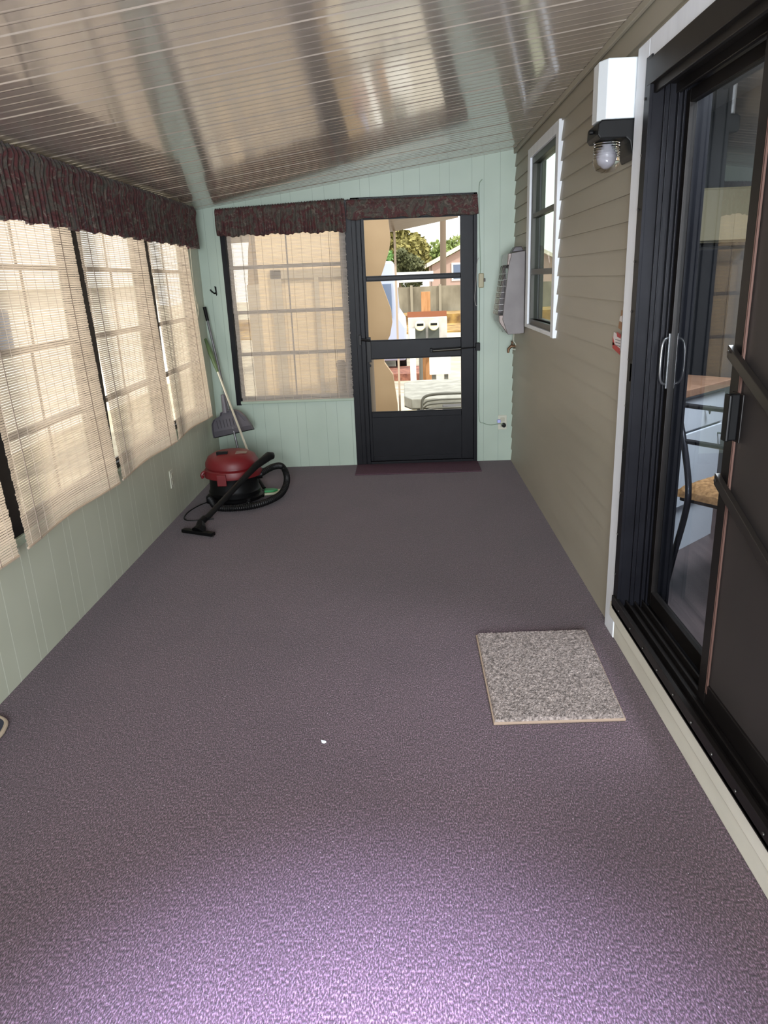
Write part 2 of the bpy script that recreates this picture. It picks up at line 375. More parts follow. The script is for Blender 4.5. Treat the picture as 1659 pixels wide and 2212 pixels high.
# ---- far window frame with vents
M_sash = mat('grey_vent_sash', (120, 112, 104), .5)
def vent_window(name, label, ax, plane, a0, a1, z0, z1, bars, munt):
    """vertical four-track window. ax 'x' lies in the left wall (runs along Y), 'y' in the far wall (runs along X)"""
    w = empty(name, (plane, (a0+a1)/2, z0) if ax == 'x' else ((a0+a1)/2, plane, z0)); tag(w, label, 'window', kind='structure')
    def bx(mb, p0, p1, q0, q1, d0, d1):
        if ax == 'x': mb.box(plane-d1, p0, q0, plane-d0, p1, q1)
        else: mb.box(p0, plane+d0, q0, p1, plane+d1, q1)
    mb = MB(); t = .03
    bx(mb, a0, a0+t, z0, z1, .005, .07); bx(mb, a1-t, a1, z0, z1, .005, .07); bx(mb, a0+t, a1-t, z0, z0+t, .005, .07); bx(mb, a0+t, a1-t, z1-t, z1, .005, .07)
    part(mb, 'window_frame', M_bronze, w)
    zs = [z0+t] + bars + [z1-t]; am = (a0+a1)/2 if munt is None else munt
    for i in range(len(zs)-1):
        mb = MB(); e = .034 if i % 2 == 0 else .047; lo, hi = zs[i], zs[i+1]
        bx(mb, a0+t, a0+t+.032, lo-.008, hi+.008, e, e+.012); bx(mb, a1-t-.032, a1-t, lo-.008, hi+.008, e, e+.012)
        bx(mb, a0+t+.032, a1-t-.032, lo-.010, lo+.014, e, e+.012); bx(mb, a0+t+.032, a1-t-.032, hi-.014, hi+.010, e, e+.012)
        bx(mb, am-.006, am+.006, lo+.014, hi-.014, e+.003, e+.010)
        v = part(mb, 'vent_sash', M_sash, w)
        mb = MB(); bx(mb, a0+t+.032, a1-t-.032, lo+.014, hi-.014, e+.005, e+.007)
        part(mb, 'vinyl_sheet', M_vinyl, v)
    return w
vent_window('window_1', 'four-track window behind the far wall blind', 'y', D, FW[0], FW[1], FW[2], FW[3], [.953, 1.287, 1.63], -.908)
for i, (a, b) in enumerate(LW):
    vent_window('window_%d' % (i+2), 'tall four-track window in the left wall behind its blind', 'x', XL, a, b, .565, 1.99, [.935, 1.27, 1.61], None)

# left-side dark frame strip of the far window and its sill
mb = MB(); mb.box(-1.412, D-.012, .545, -1.372, D, 1.99); mb.box(-.432, D-.014, 0.0, -.378, D, 2.09)
tag(mb.build('trim_4', M_bronze), 'dark bronze strips beside the far window', 'trim', kind='structure')
mb = MB(); mb.box(-1.372, D-.03, .555, -.43, D, .578)
tag(mb.build('trim_5', M_green, bevel=.003), 'thin pale green sill under the far window', 'trim', kind='structure')

# ================================================================== STORM DOOR in the far wall
dr = empty('door_1', (.1, D, 0)); tag(dr, 'dark bronze storm door with three glass panes', 'door', kind='structure')
mb = MB()
mb.box(-.383, D-.022, 0, -.312, D+.07, 2.10); mb.box(.556, D-.022, 0, .586, D+.07, 2.10); mb.box(-.383, D-.022, 1.985, .586, D+.07, 2.10); mb.box(-.312, D-.03, 0, .556, D+.06, .028)
mb.box(-.352, D-.03, 0, -.343, D-.022, 2.0)
part(mb, 'door_frame', M_bronze, dr, bevel=.003)
GX0, GX1 = -.287, .457
x0, x1 = -.312, .556
mb = MB()
mb.box(x0, D-.012, .03, GX0, D+.025, 1.985); mb.box(GX1, D-.012, .03, x1, D+.025, 1.985)
mb.box(GX0, D-.012, 1.945, GX1, D+.025, 1.985); mb.box(GX0, D-.006, 1.492, GX1, D+.02, 1.520)
mb.box(GX0, D-.014, .886, GX1, D+.025, 1.026); mb.box(GX0, D-.012, .40, GX1, D+.025, .445); mb.box(GX0, D-.012, .03, GX1, D+.025, .07)
part(mb, 'door_slab', M_bronze, dr, bevel=.003)
part(MB().box(GX0, D-.004, .07, GX1, D+.012, .40), 'kick_panel', M_bronze, dr)
mb = MB()
for (a, b) in ((.445, .452), (.879, .886), (1.026, 1.033), (1.485, 1.492), (1.52, 1.527), (1.938, 1.945)): mb.box(GX0, D-.010, a, GX1, D+.0, b)
part(mb, 'glazing_bead', M_black, dr)
for (a, b) in ((1.520, 1.945), (1.026, 1.492), (.445, .886)):
    # slightly wavy plastic panes
    m_ = MB(); m_.grid(24, 24, lambda u, v, a=a, b=b: (GX0+(GX1-GX0)*u, D+.004+.0006*math.sin(7*u+3)*math.sin(6*v), a+(b-a)*v))
    part(m_, 'glass_pane', M_vinyl, dr, smooth=True)
# pneumatic closer
cl = part(MB().tube([(.225, D-.05, .938), (.455, D-.05, .946)], .014, 14), 'door_closer', M_black, dr, smooth=True)
mb = MB(); mb.tube([(.455, D-.05, .946), (.60, D-.045, .952)], .005, 10); mb.box(.572, D-.07, .925, .605, D-.0, .985); mb.box(.205, D-.055, .925, .225, D-.012, .955)
part(mb, 'closer_arm', M_black, dr, bevel=.002)
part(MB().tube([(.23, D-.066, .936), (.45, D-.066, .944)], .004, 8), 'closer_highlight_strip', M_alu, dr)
mb = MB(); mb.box(-.305, D-.03, .86, -.27, D-.014, 1.06); mb.tube([(-.29, D-.03, 1.04), (-.29, D-.07, 1.04)], .009, 10); mb.tube([(-.345, D-.07, 1.045), (-.27, D-.07, 1.035)], .010, 10); mb.box(-.365, D-.045, 1.0, -.345, D-.022, 1.08)
part(mb, 'latch_handle', M_bronze2, dr, bevel=.002)
mb = MB(); mb.tube([(-.285, D-.03, .835), (-.285, D-.045, .835)], .012, 12)
part(mb, 'lock_knob', M_black, dr)

# ================================================================== HOUSE WINDOW in the right wall
w = empty('window_9', (XR, 4.82, 1.14)); tag(w, 'house window with white trim and dark frame in the siding', 'window', kind='structure')
mb = MB(); X0, X1 = XR-.026, XR+.01
for (a, b, c, d) in ((4.325, 4.40, 1.135, 2.275), (5.235, 5.33, 1.14, 2.275), (4.40, 5.235, 2.215, 2.275), (4.40, 5.235, 1.14, 1.165)): mb.box(X0, a, c, X1, b, d)
part(mb, 'window_trim', M_white, w, bevel=.003)
mb = MB(); mb.box(XR-.012, 4.40, 1.165, XR+.05, 4.44, 2.215); mb.box(XR-.012, 5.195, 1.165, XR+.05, 5.235, 2.215); mb.box(XR-.012, 4.44, 2.175, XR+.05, 5.195, 2.215); mb.box(XR-.012, 4.44, 1.165, XR+.05, 5.195, 1.20)
mb.box(XR-.012, 4.44, 1.49, XR+.03, 5.195, 1.525); mb.box(XR-.008, 4.44, 1.845, XR+.03, 5.195, 1.872)
part(mb, 'window_frame', mat('olive_black_metal', (46, 46, 38), .4, .3), w, bevel=.002)
for a, b in ((1.20, 1.49), (1.525, 1.845), (1.872, 2.175)):
    part(MB().box(XR+.012, 4.44, a, XR+.015, 5.195, b), 'glass_pane', M_glass_dim, w)
mb = MB()
mb.grid(60, 2, lambda u, v: (XR+.20+.018*math.sin(u*44)+.006*math.sin(u*97), 4.2+1.2*u, 1.1+1.2*v))  # added folded sheet, its grey-green imitates the reflection in the panes
tag(mb.build('window_curtain', mat('reflection_grey_green', (96, 102, 92), .9), smooth=True, solid=.002), 'added grey-green sheet standing in for the reflection in the house window', 'curtain')

# ================================================================== SLIDING GLASS DOOR (right)
mb = MB(); X0 = XR-.03
mb.box(X0, 2.815, .0, XR+.004, 2.945, 2.235); mb.box(X0, .45, 2.165, XR+.004, 2.815, 2.235)
tag(mb.build('trim_6', M_white, bevel=.004), 'white painted casing around the sliding door', 'trim', kind='structure')
mb = MB(); mb.box(XR-.026, .3, 0, XR+.01, 2.86, .085); mb.box(XR-.036, .3, .085, XR+.01, 2.862, .155)
tag(mb.build('trim_7', M_cream, bevel=.006), 'cream kick board under the sliding door', 'trim', kind='structure')
sd = empty('door_2', (XR, 1.9, .155)); tag(sd, 'bronze sliding glass door of the house', 'door', kind='structure')
mb = MB()
mb.box(XR-.034, 2.775, .155, 1.06, 2.80, 2.165)               # jamb face
mb.box(XR-.036, 2.765, .155, XR-.024, 2.822, 2.175)
for xx, h in ((XR+.015, .014), (XR+.034, .008), (XR+.058, .022), (XR+.078, .02), (XR+.094, .006)): mb.box(xx, 2.775-h, .155, xx+.004, 2.777, 2.165)
part(mb, 'door_jamb', M_bronze, sd, bevel=.0012)
mb = MB()
mb.box(XR-.038, .6, 2.085, 1.06, 2.80, 2.165); mb.box(XR-.020, .6, 2.06, XR-.006, 2.79, 2.09); mb.box(XR+.055, .6, 2.055, XR+.07, 2.79, 2.09)
part(mb, 'door_head', M_bronze2, sd, bevel=.003)
mb = MB()
mb.box(XR-.045, .6, .150, 1.06, 2.80, .170); mb.box(XR-.045, .6, .155, XR-.028, 2.81, .205)
for xx, h in ((XR+.000, .026), (XR+.035, .02), (XR+.065, .026)): mb.box(xx, .6, .16, xx+.008, 2.78, .17+h)
part(mb, 'door_track', M_bronze2, sd, bevel=.002)
mb = MB()
mb.box(.972, 2.735, .185, .998, 2.772, 2.06); mb.box(.972, .6, .185, .998, 2.735, .245); mb.box(.972, .6, 2.02, .998, 2.735, 2.06)
part(mb, 'sliding_sash', M_bronze2, sd, bevel=.002)
part(MB().box(.984, .6, .245, .988, 2.735, 2.02), 'glass_pane', M_glass_door, sd)
mb = MB(); mb.tube(cr_pts([(.968, 2.752, 1.255), (.950, 2.745, 1.245), (.942, 2.74, 1.21), (.942, 2.74, 1.13), (.950, 2.745, 1.095), (.968, 2.752, 1.085)], 6), .005, 10); mb.box(.968, 2.745, 1.07, .972, 2.765, 1.27)
part(mb, 'pull_handle', mat('worn_steel', (120, 122, 124), .3, .8), sd, smooth=True)
mb = MB()
for i in range(10):
    yk = 2.70-i*.155; mb.lathe([(.004, -.003), (.005, -.001), (.003, .002)], (XR-.046, yk, .182), 8, axis='x')
for i in range(11):
    mb.lathe([(.004, -.003), (.005, -.001), (.003, .002)], (XR-.037, 2.808, .30+i*.175), 8, axis='x')
part(mb, 'screw_head', mat('dark_screws', (70, 68, 64), .4, .6), sd)
part(MB().box(XR-.036, 2.768, 1.095, XR-.026, 2.790, 1.165), 'strike_plate', M_chrome, sd, bevel=.002)
# screen door
sc = empty('door_3', (.93, 1.5, .16)); tag(sc, 'dark brown sliding screen door with crossbars', 'door', kind='structure')
mb = MB(); xs0, xs1 = .915, .938
mb.box(xs0, 2.03, .172, xs1, 2.085, 2.08); mb.box(xs0, .62, .172, xs1, 2.03, .25); mb.box(xs0, .62, 2.01, xs1, 2.03, 2.08); mb.box(xs0, .60, .172, xs1, .66, 2.08)
part(mb, 'screen_frame', M_bronze2, sc, bevel=.003)
mb = MB(); mb.box(xs0-.0015, 2.0180, .22, xs0+.004, 2.0195, 2.02); mb.box(xs0-.0015, 2.0260, .22, xs0+.004, 2.0275, 2.02)
part(mb, 'copper_bead', mat('copper_bead', (96, 72, 64), .3, .3), sc)
Mscr = mat('brown_screen_mesh', (36, 31, 29), .6, noise=3, scale=3)
part(MB().box(.922, .66, .25, .926, 2.03, 2.01), 'screen_mesh', Mscr, sc)
for zz in (1.272, .905):
    dz = .62 if zz > 1 else .56
    mb = MB(); mb.prism([(xs0-.004, 2.078, zz+.018), (xs0-.004, .64, zz+.018-dz), (xs0-.004, .64, zz-.016-dz), (xs0-.004, 2.078, zz-.016)], (-.016, 0, 0)); mb.lathe([(.006, -.004), (.004, .001)], (xs0-.022, 2.062, zz), 8, axis='x')
    part(mb, 'crossbar', mat('crossbar_bronze', (44, 40, 37), .35, .4), sc, bevel=.003)
mb = MB(); mb.box(xs0-.004, 1.985, 1.03, xs0+.0, 2.055, 1.165)
hp = part(mb, 'handle_plate', M_bronze2, sc, bevel=.003)
mb = MB(); mb.box(xs0-.035, 1.998, 1.035, xs0-.004, 2.012, 1.165); mb.box(xs0-.04, 1.985, 1.035, xs0-.03, 2.02, 1.165)
part(mb, 'door_pull', M_black, sc, bevel=.004)

# ================================================================== BLINDS
def blind(label, ax, a0, a1, zt, zb, off_t, off_b, material, group=None, pitch=.0098, skew=0, gap=.0018):
    """woven matchstick shade of thin slats tied by cords"""
    o = empty('woven_blind', ((XL+off_t, (a0+a1)/2, zb) if ax == 'x' else ((a0+a1)/2, D-off_t, zb)))
    tag(o, label, 'blind', group)
    n = int((zt-zb)/pitch); mb = MB(); rnd = random.Random(int(a0*100))
    def off(t, s):   # t 0 top..1 bottom
        return off_t+(off_b-off_t)*t + .006*math.sin(3.0*t+s*5)*t + (.012*t*t*math.cos(s*PI*2) if ax == 'x' else 0)
    seg = 6
    for i in range(n):
        t = 1-(i+.5)/n; z0 = zb+i*pitch; z1 = z0+pitch-gap; j0, j1 = rnd.uniform(-.004, .004), rnd.uniform(-.004, .004)
        i0 = len(mb.v)
        for k in range(seg+1):
            s = k/seg; a = a0+j0+(a1-a0+j1-j0)*s + skew*t
            d = off(t, s); w = .0006*math.sin(s*9+i)
            for dd in (0, .0012):
                for zz in (z0+w, z1+w):
                    mb.v.append((XL+d+dd, a, zz) if ax == 'x' else (a, D-d-dd, zz))
        for k in range(seg):
            b = i0+k*4
            for q in ((0, 1, 5, 4), (3, 2, 6, 7), (1, 3, 7, 5), (2, 0, 4, 6)): mb.f.append(tuple(b+c for c in q))
    part(mb, 'woven_slats', material, o)
    mb = MB(); m_ = max(4, int((a1-a0)/.075))
    for c in range(m_):
        s = (c+.5)/m_; a = a0+(a1-a0)*s; r = .0011
        pts = []
        for k in range(7):
            t = k/6; z = zt-(zt-zb)*t; d = off(t, s)+.0018; aa = a+skew*t
            pts.append((XL+d, aa, z) if ax == 'x' else (aa, D-d, z))
        mb.tube(pts, r, 5)
    part(mb, 'weave_threads', M_cord, o)
    mb = MB(); pts = []
    for k in range(9):
        s = k/8; d = off(1, s)+.0006; aa = a0+(a1-a0)*s+skew
        pts.append((XL+d, aa, zb) if ax == 'x' else (aa, D-d, zb))
    mb.tube(pts, .005, 8)
    part(mb, 'hem_rod', material, o)
    mb = MB()
    for s in (.12, .86):
        pts = []
        for k in range(7):
            t = k/6; z = zt-(zt-zb)*t; d = off(t, s)+.006; aa = a0+(a1-a0)*s+skew*t
            pts.append((XL+d, aa, z) if ax == 'x' else (aa, D-d, z))
        mb.tube(pts, .0013, 6)
    part(mb, 'lift_cord', mat('lift_cord', (120, 104, 92), .8), o)
    return o
g = 'woven blinds along the left wall'
blind('woven cream blind at the left photo edge, nearest the viewer, mostly out of frame', 'x', 1.66, 2.55, 1.99, .55, .05, .085, M_woven, g)
blind('largest fully visible woven cream blind, left of the first dark mullion', 'x', 2.63, 3.59, 1.99, .55, .05, .085, M_woven, g)
blind('middle woven cream blind on the left wall between two dark mullions', 'x', 3.645, 4.60, 1.99, .55, .05, .085, M_woven, g)
blind('narrowest-looking woven cream blind on the left wall, beside the corner', 'x', 4.65, 5.52, 1.99, .55, .05, .085, M_woven, g)
for a in (-1.28, -.30, .68): blind('woven cream blind further back along the left wall', 'x', a, a+.95, 1.99, .55, .05, .085, M_woven, g)
blind('flat greyish woven blind over the far wall window beside the door', 'y', -1.352, -.432, 1.95, .582, .035, .04, M_woven_f, gap=.0016)

# ================================================================== VALANCES
def valance(label, ax, a0, a1, zt, zb, depth, ruffle=.010, pl=.045):
    z_ = zt(a0) if callable(zt) else zt
    o = empty('valance', ((XL+depth, (a0+a1)/2, z_) if ax == 'x' else ((a0+a1)/2, D-depth, z_))); tag(o, label, 'valance')
    L = a1-a0; n = int(L/.006); rnd = random.Random(int(a1*77)); ph = [rnd.uniform(0, 6) for _ in range(6)]
    def pos(s, t):
        a = a0+L*s; amp = ruffle*(.35+.65*t)
        d = depth+amp*(math.sin(2*PI*a/pl+1.2*math.sin(a*9+ph[0])+ph[1])+.5*math.sin(2*PI*a/(pl*.41)+ph[2]+2*math.sin(a*5)))
        d += .012*math.sin(PI*min(1, t*4)) if t < .25 else 0
        zbb = zb+.006*math.sin(2*PI*a/.21+ph[3])+.004*math.sin(2*PI*a/(pl*1.3)+ph[4]); ztt = (zt(a) if callable(zt) else zt)+.004*math.sin(2*PI*a/.017)*(1 if t < .05 else 0)
        z = ztt+(zbb-ztt)*t; aa = a+.006*math.sin(a*60+t*3)
        return (XL+d, aa, z) if ax == 'x' else (aa, D-d, z)
    part(MB().grid(n, 14, pos), 'ruffled_panel', M_floral, o, smooth=True, solid=.003)
    for (s, e) in ((0, 0), (1, 1)):
        mb = MB(); p0 = pos(s, 0); p1 = pos(s, 1)
        if ax == 'x': mb.prism([p0, p1, (XL+.004, p1[1], p1[2]), (XL+.004, p0[1], p0[2])], (0, .003 if s == 0 else -.003, 0))
        else: mb.prism([p0, p1, (p1[0], D-.004, p1[2]), (p0[0], D-.004, p0[2])], (.003 if s == 0 else -.003, 0, 0))
        part(mb, 'return_end', M_floral, o)
    zz = (zt(a0) if callable(zt) else zt)-.02; z2 = (zt(a1) if callable(zt) else zt)-.02
    mb = MB()
    if ax == 'x': mb.tube([(XL+depth-.012, a0, zz), (XL+depth-.012, a1, z2)], .006, 8)
    else: mb.tube([(a0, D-depth+.014, zz), (a1, D-depth+.014, z2)], .006, 8)
    part(mb, 'curtain_rod', M_white, o)
    return o
valance('long gathered burgundy floral valance above the left wall blinds', 'x', .9, 5.66, 2.052, 1.775, .092, .011, .040)
valance('gathered burgundy floral valance over the far window blind', 'y', -1.415, -.425, lambda a: 2.058+(a+1.415)*.035, 1.86, .075, .013, .036)
valance('short flatter burgundy floral valance over the storm door', 'y', -.415, .590, 2.085, 1.945, .052, .003, .12)

# ================================================================== WALL LAMP
lx = empty('porch_lamp', (XR, 3.05, 2.02)); tag(lx, 'porch wall lamp with white box shade and clear jar glass beside the sliding door', 'lamp')
M_shade = mat('white_opal_plastic', (205, 211, 215), .35, coat=.2)
Y0, Y1 = 2.965, 3.125
mb = MB()
# chamfered box, front edges cut
poly = [(XR-.012, Y0), (.756, Y0), (.733, Y0+.045), (.733, Y1-.045), (.756, Y1), (XR-.012, Y1)]
mb.prism([(a, b, 2.022) for a, b in poly], (0, 0, .195))
part(mb, 'lamp_shade', M_shade, lx, bevel=.004)
mb = MB()
side = [(XR-.006, 2.020), (.742, 2.020), (.730, 2.010), (.728, 1.972), (.738, 1.958), (.832, 1.958), (.846, 1.945), (.856, 1.905), (.866, 1.884), (.873, 1.890), (XR-.006, 1.93)]
mb.prism([(a, Y0-.004, b) for a, b in side], (0, Y1-Y0+.008, 0))
mb.lathe([(.009, -.018), (.009, .0)], (.728, Y0+.06, 1.99), 12, axis='x')
part(mb, 'lamp_base', M_black, lx, bevel=.006)
mb = MB(); c = (.785, 3.045, 0)
prof = [(.030, 1.975), (.048, 1.968)]
for k in range(7): prof += [(.050, 1.958-k*.009), (.0475, 1.954-k*.009)]
prof += [(.050, 1.893), (.050, 1.888), (.046, 1.872), (.036, 1.860), (.020, 1.853), (.002, 1.851)]
gl = bpy.data.materials.new('ribbed_jar_glass'); gl.use_nodes = True; b_ = gl.node_tree.nodes['Principled BSDF']
b_.inputs['Transmission Weight'].default_value = 1; b_.inputs['Roughness'].default_value = .04; b_.inputs['Base Color'].default_value = (.95, .95, .93, 1); b_.inputs['IOR'].default_value = 1.28
part(mb.lathe(prof, c, 32), 'jar_glass', gl, lx, smooth=True)
part(MB().lathe([(.012, 1.965), (.014, 1.945), (.028, 1.925), (.031, 1.905), (.024, 1.885), (.008, 1.874)], c, 24), 'light_bulb', mat('frosted_bulb', (165, 165, 175), .2), lx, smooth=True)
part(MB().lathe([(.034, 1.962), (.034, 1.952)], c, 24), 'jar_collar', M_black, lx)

# ================================================================== WALL HEATER
hx = empty('wall_heater', (XR-.06, 5.6, 1.08)); tag(hx, 'old grey metal wall heater with a chrome wire grille in the far right corner', 'heater')
M_heat = mat('grey_heater_enamel', (112, 106, 106), .45, .1, noise=8, scale=5, bump=.1)
side = [(.868, 1.652), (.772, 1.640), (.752, 1.560), (.722, 1.300), (.712, 1.19), (.752, 1.082), (.868, 1.088)]
ya, yb = 5.42, 5.74
for yq in (ya, yb-.012): part(MB().prism([(a, yq, b) for a, b in side], (0, .012, 0)), 'side_panel', M_heat, hx, bevel=.003)
mb = MB(); fr = [(.782, 1.645), (.750, 1.640), (.738, 1.560)]
mb.prism([(.868, ya+.012, 1.645), (.748, ya+.012, 1.638), (.742, ya+.012, 1.56), (.80, ya+.012, 1.55), (.868, ya+.012, 1.56)], (0, yb-ya-.024, 0))
mb.prism([(.868, ya+.012, 1.09), (.748, ya+.012, 1.088), (.690, ya+.012, 1.17), (.686, ya+.012, 1.22), (.74, ya+.012, 1.22), (.868, ya+.012, 1.14)], (0, yb-ya-.024, 0))
mb.box(.85, ya+.012, 1.14, .868, yb-.012, 1.56)
part(mb, 'heater_body', mat('chromed_brown_grey', (110, 100, 96), .22, .7), hx, bevel=.004)
mb = MB()
for k in range(7):
    z = 1.25+k*.042; xx = .692+(z-1.22)*.16
    mb.tube([(xx+.03, ya+.006, z), (xx-.014, ya+.01, z), (xx-.018, ya+.16, z), (xx-.014, yb-.01, z), (xx+.03, yb-.006, z)], .0025, 6)
for k in range(6): yk = ya+.03+k*.052; mb.tube([(.678, yk, 1.22), (.735, yk, 1.56)], .002, 6)
part(mb, 'wire_grille', M_chrome, hx)
part(MB().box(.76, ya+.014, 1.22, .80, yb-.014, 1.54), 'reflector', mat('dark_reflector', (60, 54, 50), .15, .9), hx)
part(MB().prism([(.862, 5.45, 1.652), (.775, 5.45, 1.645), (.80, 5.45, 1.682), (.845, 5.45, 1.682)], (0, .12, 0)), 'top_knob', mat('dark_knob', (58, 50, 56), .4), hx, bevel=.004)
part(MB().box(.868, 5.44, 1.10, .872, 5.72, 1.64), 'mounting_plate', M_black, hx)

# faucet-like brass hook with a white cable tie under the heater
fx = empty('wall_faucet', (XR, 5.93, .95)); tag(fx, 'small brass hose tap on the siding below the heater', 'tap')
M_brass = mat('aged_brass', (104, 78, 56), .4, .6)
part(MB().tube([(XR+.002, 5.90, .955), (.845, 5.90, .955), (.825, 5.90, .935), (.822, 5.90, .905)], [.012, .012, .011, .009], 10), 'tap_spout', M_brass, fx, smooth=True)
part(MB().tube([(.85, 5.90, .955), (.85, 5.89, .985)], .006, 8).tube([(.85, 5.87, .985), (.85, 5.91, .99)], .008, 8), 'tap_handle', M_brass, fx, smooth=True)
tag(MB().tube(cr_pts([(.868, 5.895, 1.075), (.862, 5.885, 1.0), (.875, 5.88, .975), (.888, 5.87, .945), (.876, 5.87, .93), (.85, 5.87, .935)], 5), .004, 8).build('white_wire_loop', M_ivory, smooth=True), 'short white wire loop hanging between the heater and the brass tap', 'wire')

# outlet, cord, sensor on the far wall right of the door
def outlet(name, label, loc, axis):
    o = empty(name, loc); tag(o, label, 'outlet')
    x, y, z = loc
    def P(a0, d0, z0, a1, d1, z1):
        return MB().box(a0, y-d1, z0, a1, y-d0, z1) if axis == 'y' else MB().box(x+d0, a0, z0, x+d1, a1, z1)
    a = x if axis == 'y' else y
    part(P(a-.036, 0, z-.06, a+.036, .006, z+.06), 'cover_plate', M_ivory, o, bevel=.002)
    for dz in (-.024, .024): part(P(a-.017, .005, z+dz-.016, a+.017, .009, z+dz+.016), 'socket', mat('socket_ivory', (180, 178, 160), .4), o, bevel=.004)
    part(P(a-.003, .006, z-.003, a+.003, .0085, z+.003), 'screw', M_alu, o)
    return o
outlet('wall_outlet', 'ivory wall outlet with a plugged cord right of the storm door', (.797, D, .325), 'y')
outlet('wall_outlet', 'pale wall outlet low on the left green wall near the vacuum', (XL, 4.69, .275), 'x')
pc = empty('power_cord', (.62, D-.01, .4)); tag(pc, 'thin green-grey cord running down the far wall into the outlet', 'cord')
part(MB().tube(cr_pts([(.625, D-.006, 2.19), (.602, D-.006, 2.14), (.604, D-.006, 1.9), (.612, D-.006, 1.55), (.606, D-.008, 1.38), (.604, D-.006, 1.0), (.602, D-.006, .7), (.604, D-.007, .37), (.64, D-.012, .325), (.70, D-.015, .308), (.76, D-.03, .318), (.80, D-.036, .316)], 8), .0028, 8), 'cable', mat('cord_green_grey', (140, 158, 140), .5), pc, smooth=True)
part(MB().tube([(.808, D-.036, .302), (.808, D-.007, .302)], [.015, .020], 16), 'plug', M_black, pc, smooth=True)
tag(MB().box(.752, D-.035, .326, .780, D-.0065, .352).build('night_light', mat('blue_white_lens', (190, 195, 255), .2), bevel=.005), 'tiny bluish white night light plugged in beside the black plug', 'night light')
sx = empty('wire_switch', (.617, D, 1.48)); tag(sx, 'small ivory cord switch on the wall right of the storm door', 'switch')
part(MB().box(.597, D-.022, 1.405, .640, D-.001, 1.515), 'switch_body', mat('aged_ivory', (176, 168, 138), .5), sx, bevel=.008)
part(MB().box(.636, D-.026, 1.45, .650, D-.010, 1.475), 'toggle', mat('brown_toggle', (70, 60, 50), .5), sx, bevel=.002)
tag(MB().tube(cr_pts([(.60, D-.012, 1.63), (.586, D-.02, 1.60), (.580, D-.03, 1.5), (.572, D-.032, 1.40), (.566, D-.03, 1.33), (.572, D-.034, 1.28), (.584, D-.03, 1.27)], 6), .002, 6).build('pull_string', mat('grey_string', (170, 166, 160), .8), smooth=True), 'loose grey string dangling beside the storm door frame', 'string')

# hook on the far wall by the corner
hk = empty('wall_hook', (-1.50, D, 1.47)); tag(hk, 'small black metal hook on the green wall left of the far window', 'hook')
part(MB().prism([(-1.497, D, 1.50), (-1.482, D, 1.495), (-1.482, D, 1.43), (-1.49, D, 1.425)], (0, -.008, 0)), 'hook_plate', M_black, hk, bevel=.002)
part(MB().tube(cr_pts([(-1.49, D-.006, 1.45), (-1.495, D-.03, 1.445), (-1.512, D-.045, 1.46), (-1.522, D-.05, 1.475)], 5), [.006]*15+[.005], 8), 'hook_arm', M_black, hk, smooth=True)

# cords tied up beside the last blind
wc = tag(MB().tube(cr_pts([(-1.552, 5.63, 1.78), (-1.553, 5.62, 1.55), (-1.552, 5.63, 1.42), (-1.55, 5.66, 1.34), (-1.552, 5.60, 1.26), (-1.55, 5.66, 1.32), (-1.553, 5.62, 1.40), (-1.55, 5.72, 1.36)], 6), .0022, 6).build('tied_blind_cord', mat('pale_cord', (186, 180, 160), .8), smooth=True), 'knotted pale blind cord hanging at the corner end of the left blinds', 'cord')

# ================================================================== STICKER and TAPE on the siding
ds = .06
st = empty('warning_sticker', (XR-.013, 2.99, 1.225)); tag(st, 'torn red and white sticker on the siding beside the white casing', 'sticker')
xs = XR-.0125
mb = MB(); mb.prism([(xs, 3.052, 1.255), (xs, 2.948, 1.243), (xs, 2.948, 1.188), (xs, 3.055, 1.205)], (-.0012, 0, 0))
part(mb, 'white_paper', mat('sticker_white', (214, 206, 204), .6), st)
mb = MB(); mb.prism([(xs-.0012, 3.060, 1.215), (xs-.0012, 3.03, 1.208), (xs-.0012, 2.948, 1.196), (xs-.0012, 2.948, 1.172), (xs-.0012, 3.058, 1.190)], (-.0008, 0, 0)); mb.prism([(xs-.0012, 3.01, 1.258), (xs-.0012, 2.948, 1.252), (xs-.0012, 2.948, 1.236), (xs-.0012, 3.0, 1.240)], (-.0008, 0, 0))
mb.prism([(xs-.0012, 3.060, 1.235), (xs-.0012, 3.045, 1.222), (xs-.0012, 3.030, 1.206), (xs-.0012, 3.060, 1.20)], (-.0008, 0, 0))
part(mb, 'red_band', mat('sticker_red', (168, 40, 44), .5), st)
mb = MB()
for k in range(4):
    for j in range(3): mb.box(xs-.0022, 2.952+.018*k, 1.203+.011*j, xs-.0012, 2.952+.018*k+.010+.003*((k+j) % 2), 1.207+.011*j)
part(mb, 'grey_print', mat('sticker_print', (120, 116, 118), .6), st)
tp = empty('brown_tape_scrap', (XR-.013, 2.965, 1.31)); tag(tp, 'scrap of brown tape stuck above the red and white sticker', 'tape')
part(MB().prism([(xs, 2.985, 1.300), (xs, 2.948, 1.302), (xs, 2.948, 1.268), (xs, 2.992, 1.275)], (-.001, 0, 0)).prism([(xs, 2.965, 1.345), (xs, 2.948, 1.345), (xs, 2.948, 1.318), (xs, 2.968, 1.320)], (-.001, 0, 0)), 'brown_patch', mat('brown_tape', (140, 96, 58), .5), tp)
part(MB().prism([(xs-.0004, 2.975, 1.320), (xs-.0004, 2.948, 1.325), (xs-.0004, 2.948, 1.300), (xs-.0004, 2.98, 1.304)], (-.001, 0, 0)), 'white_patch', mat('sticker_white', (214, 206, 204), .6), tp)

st.location.y += ds; tp.location.y += ds

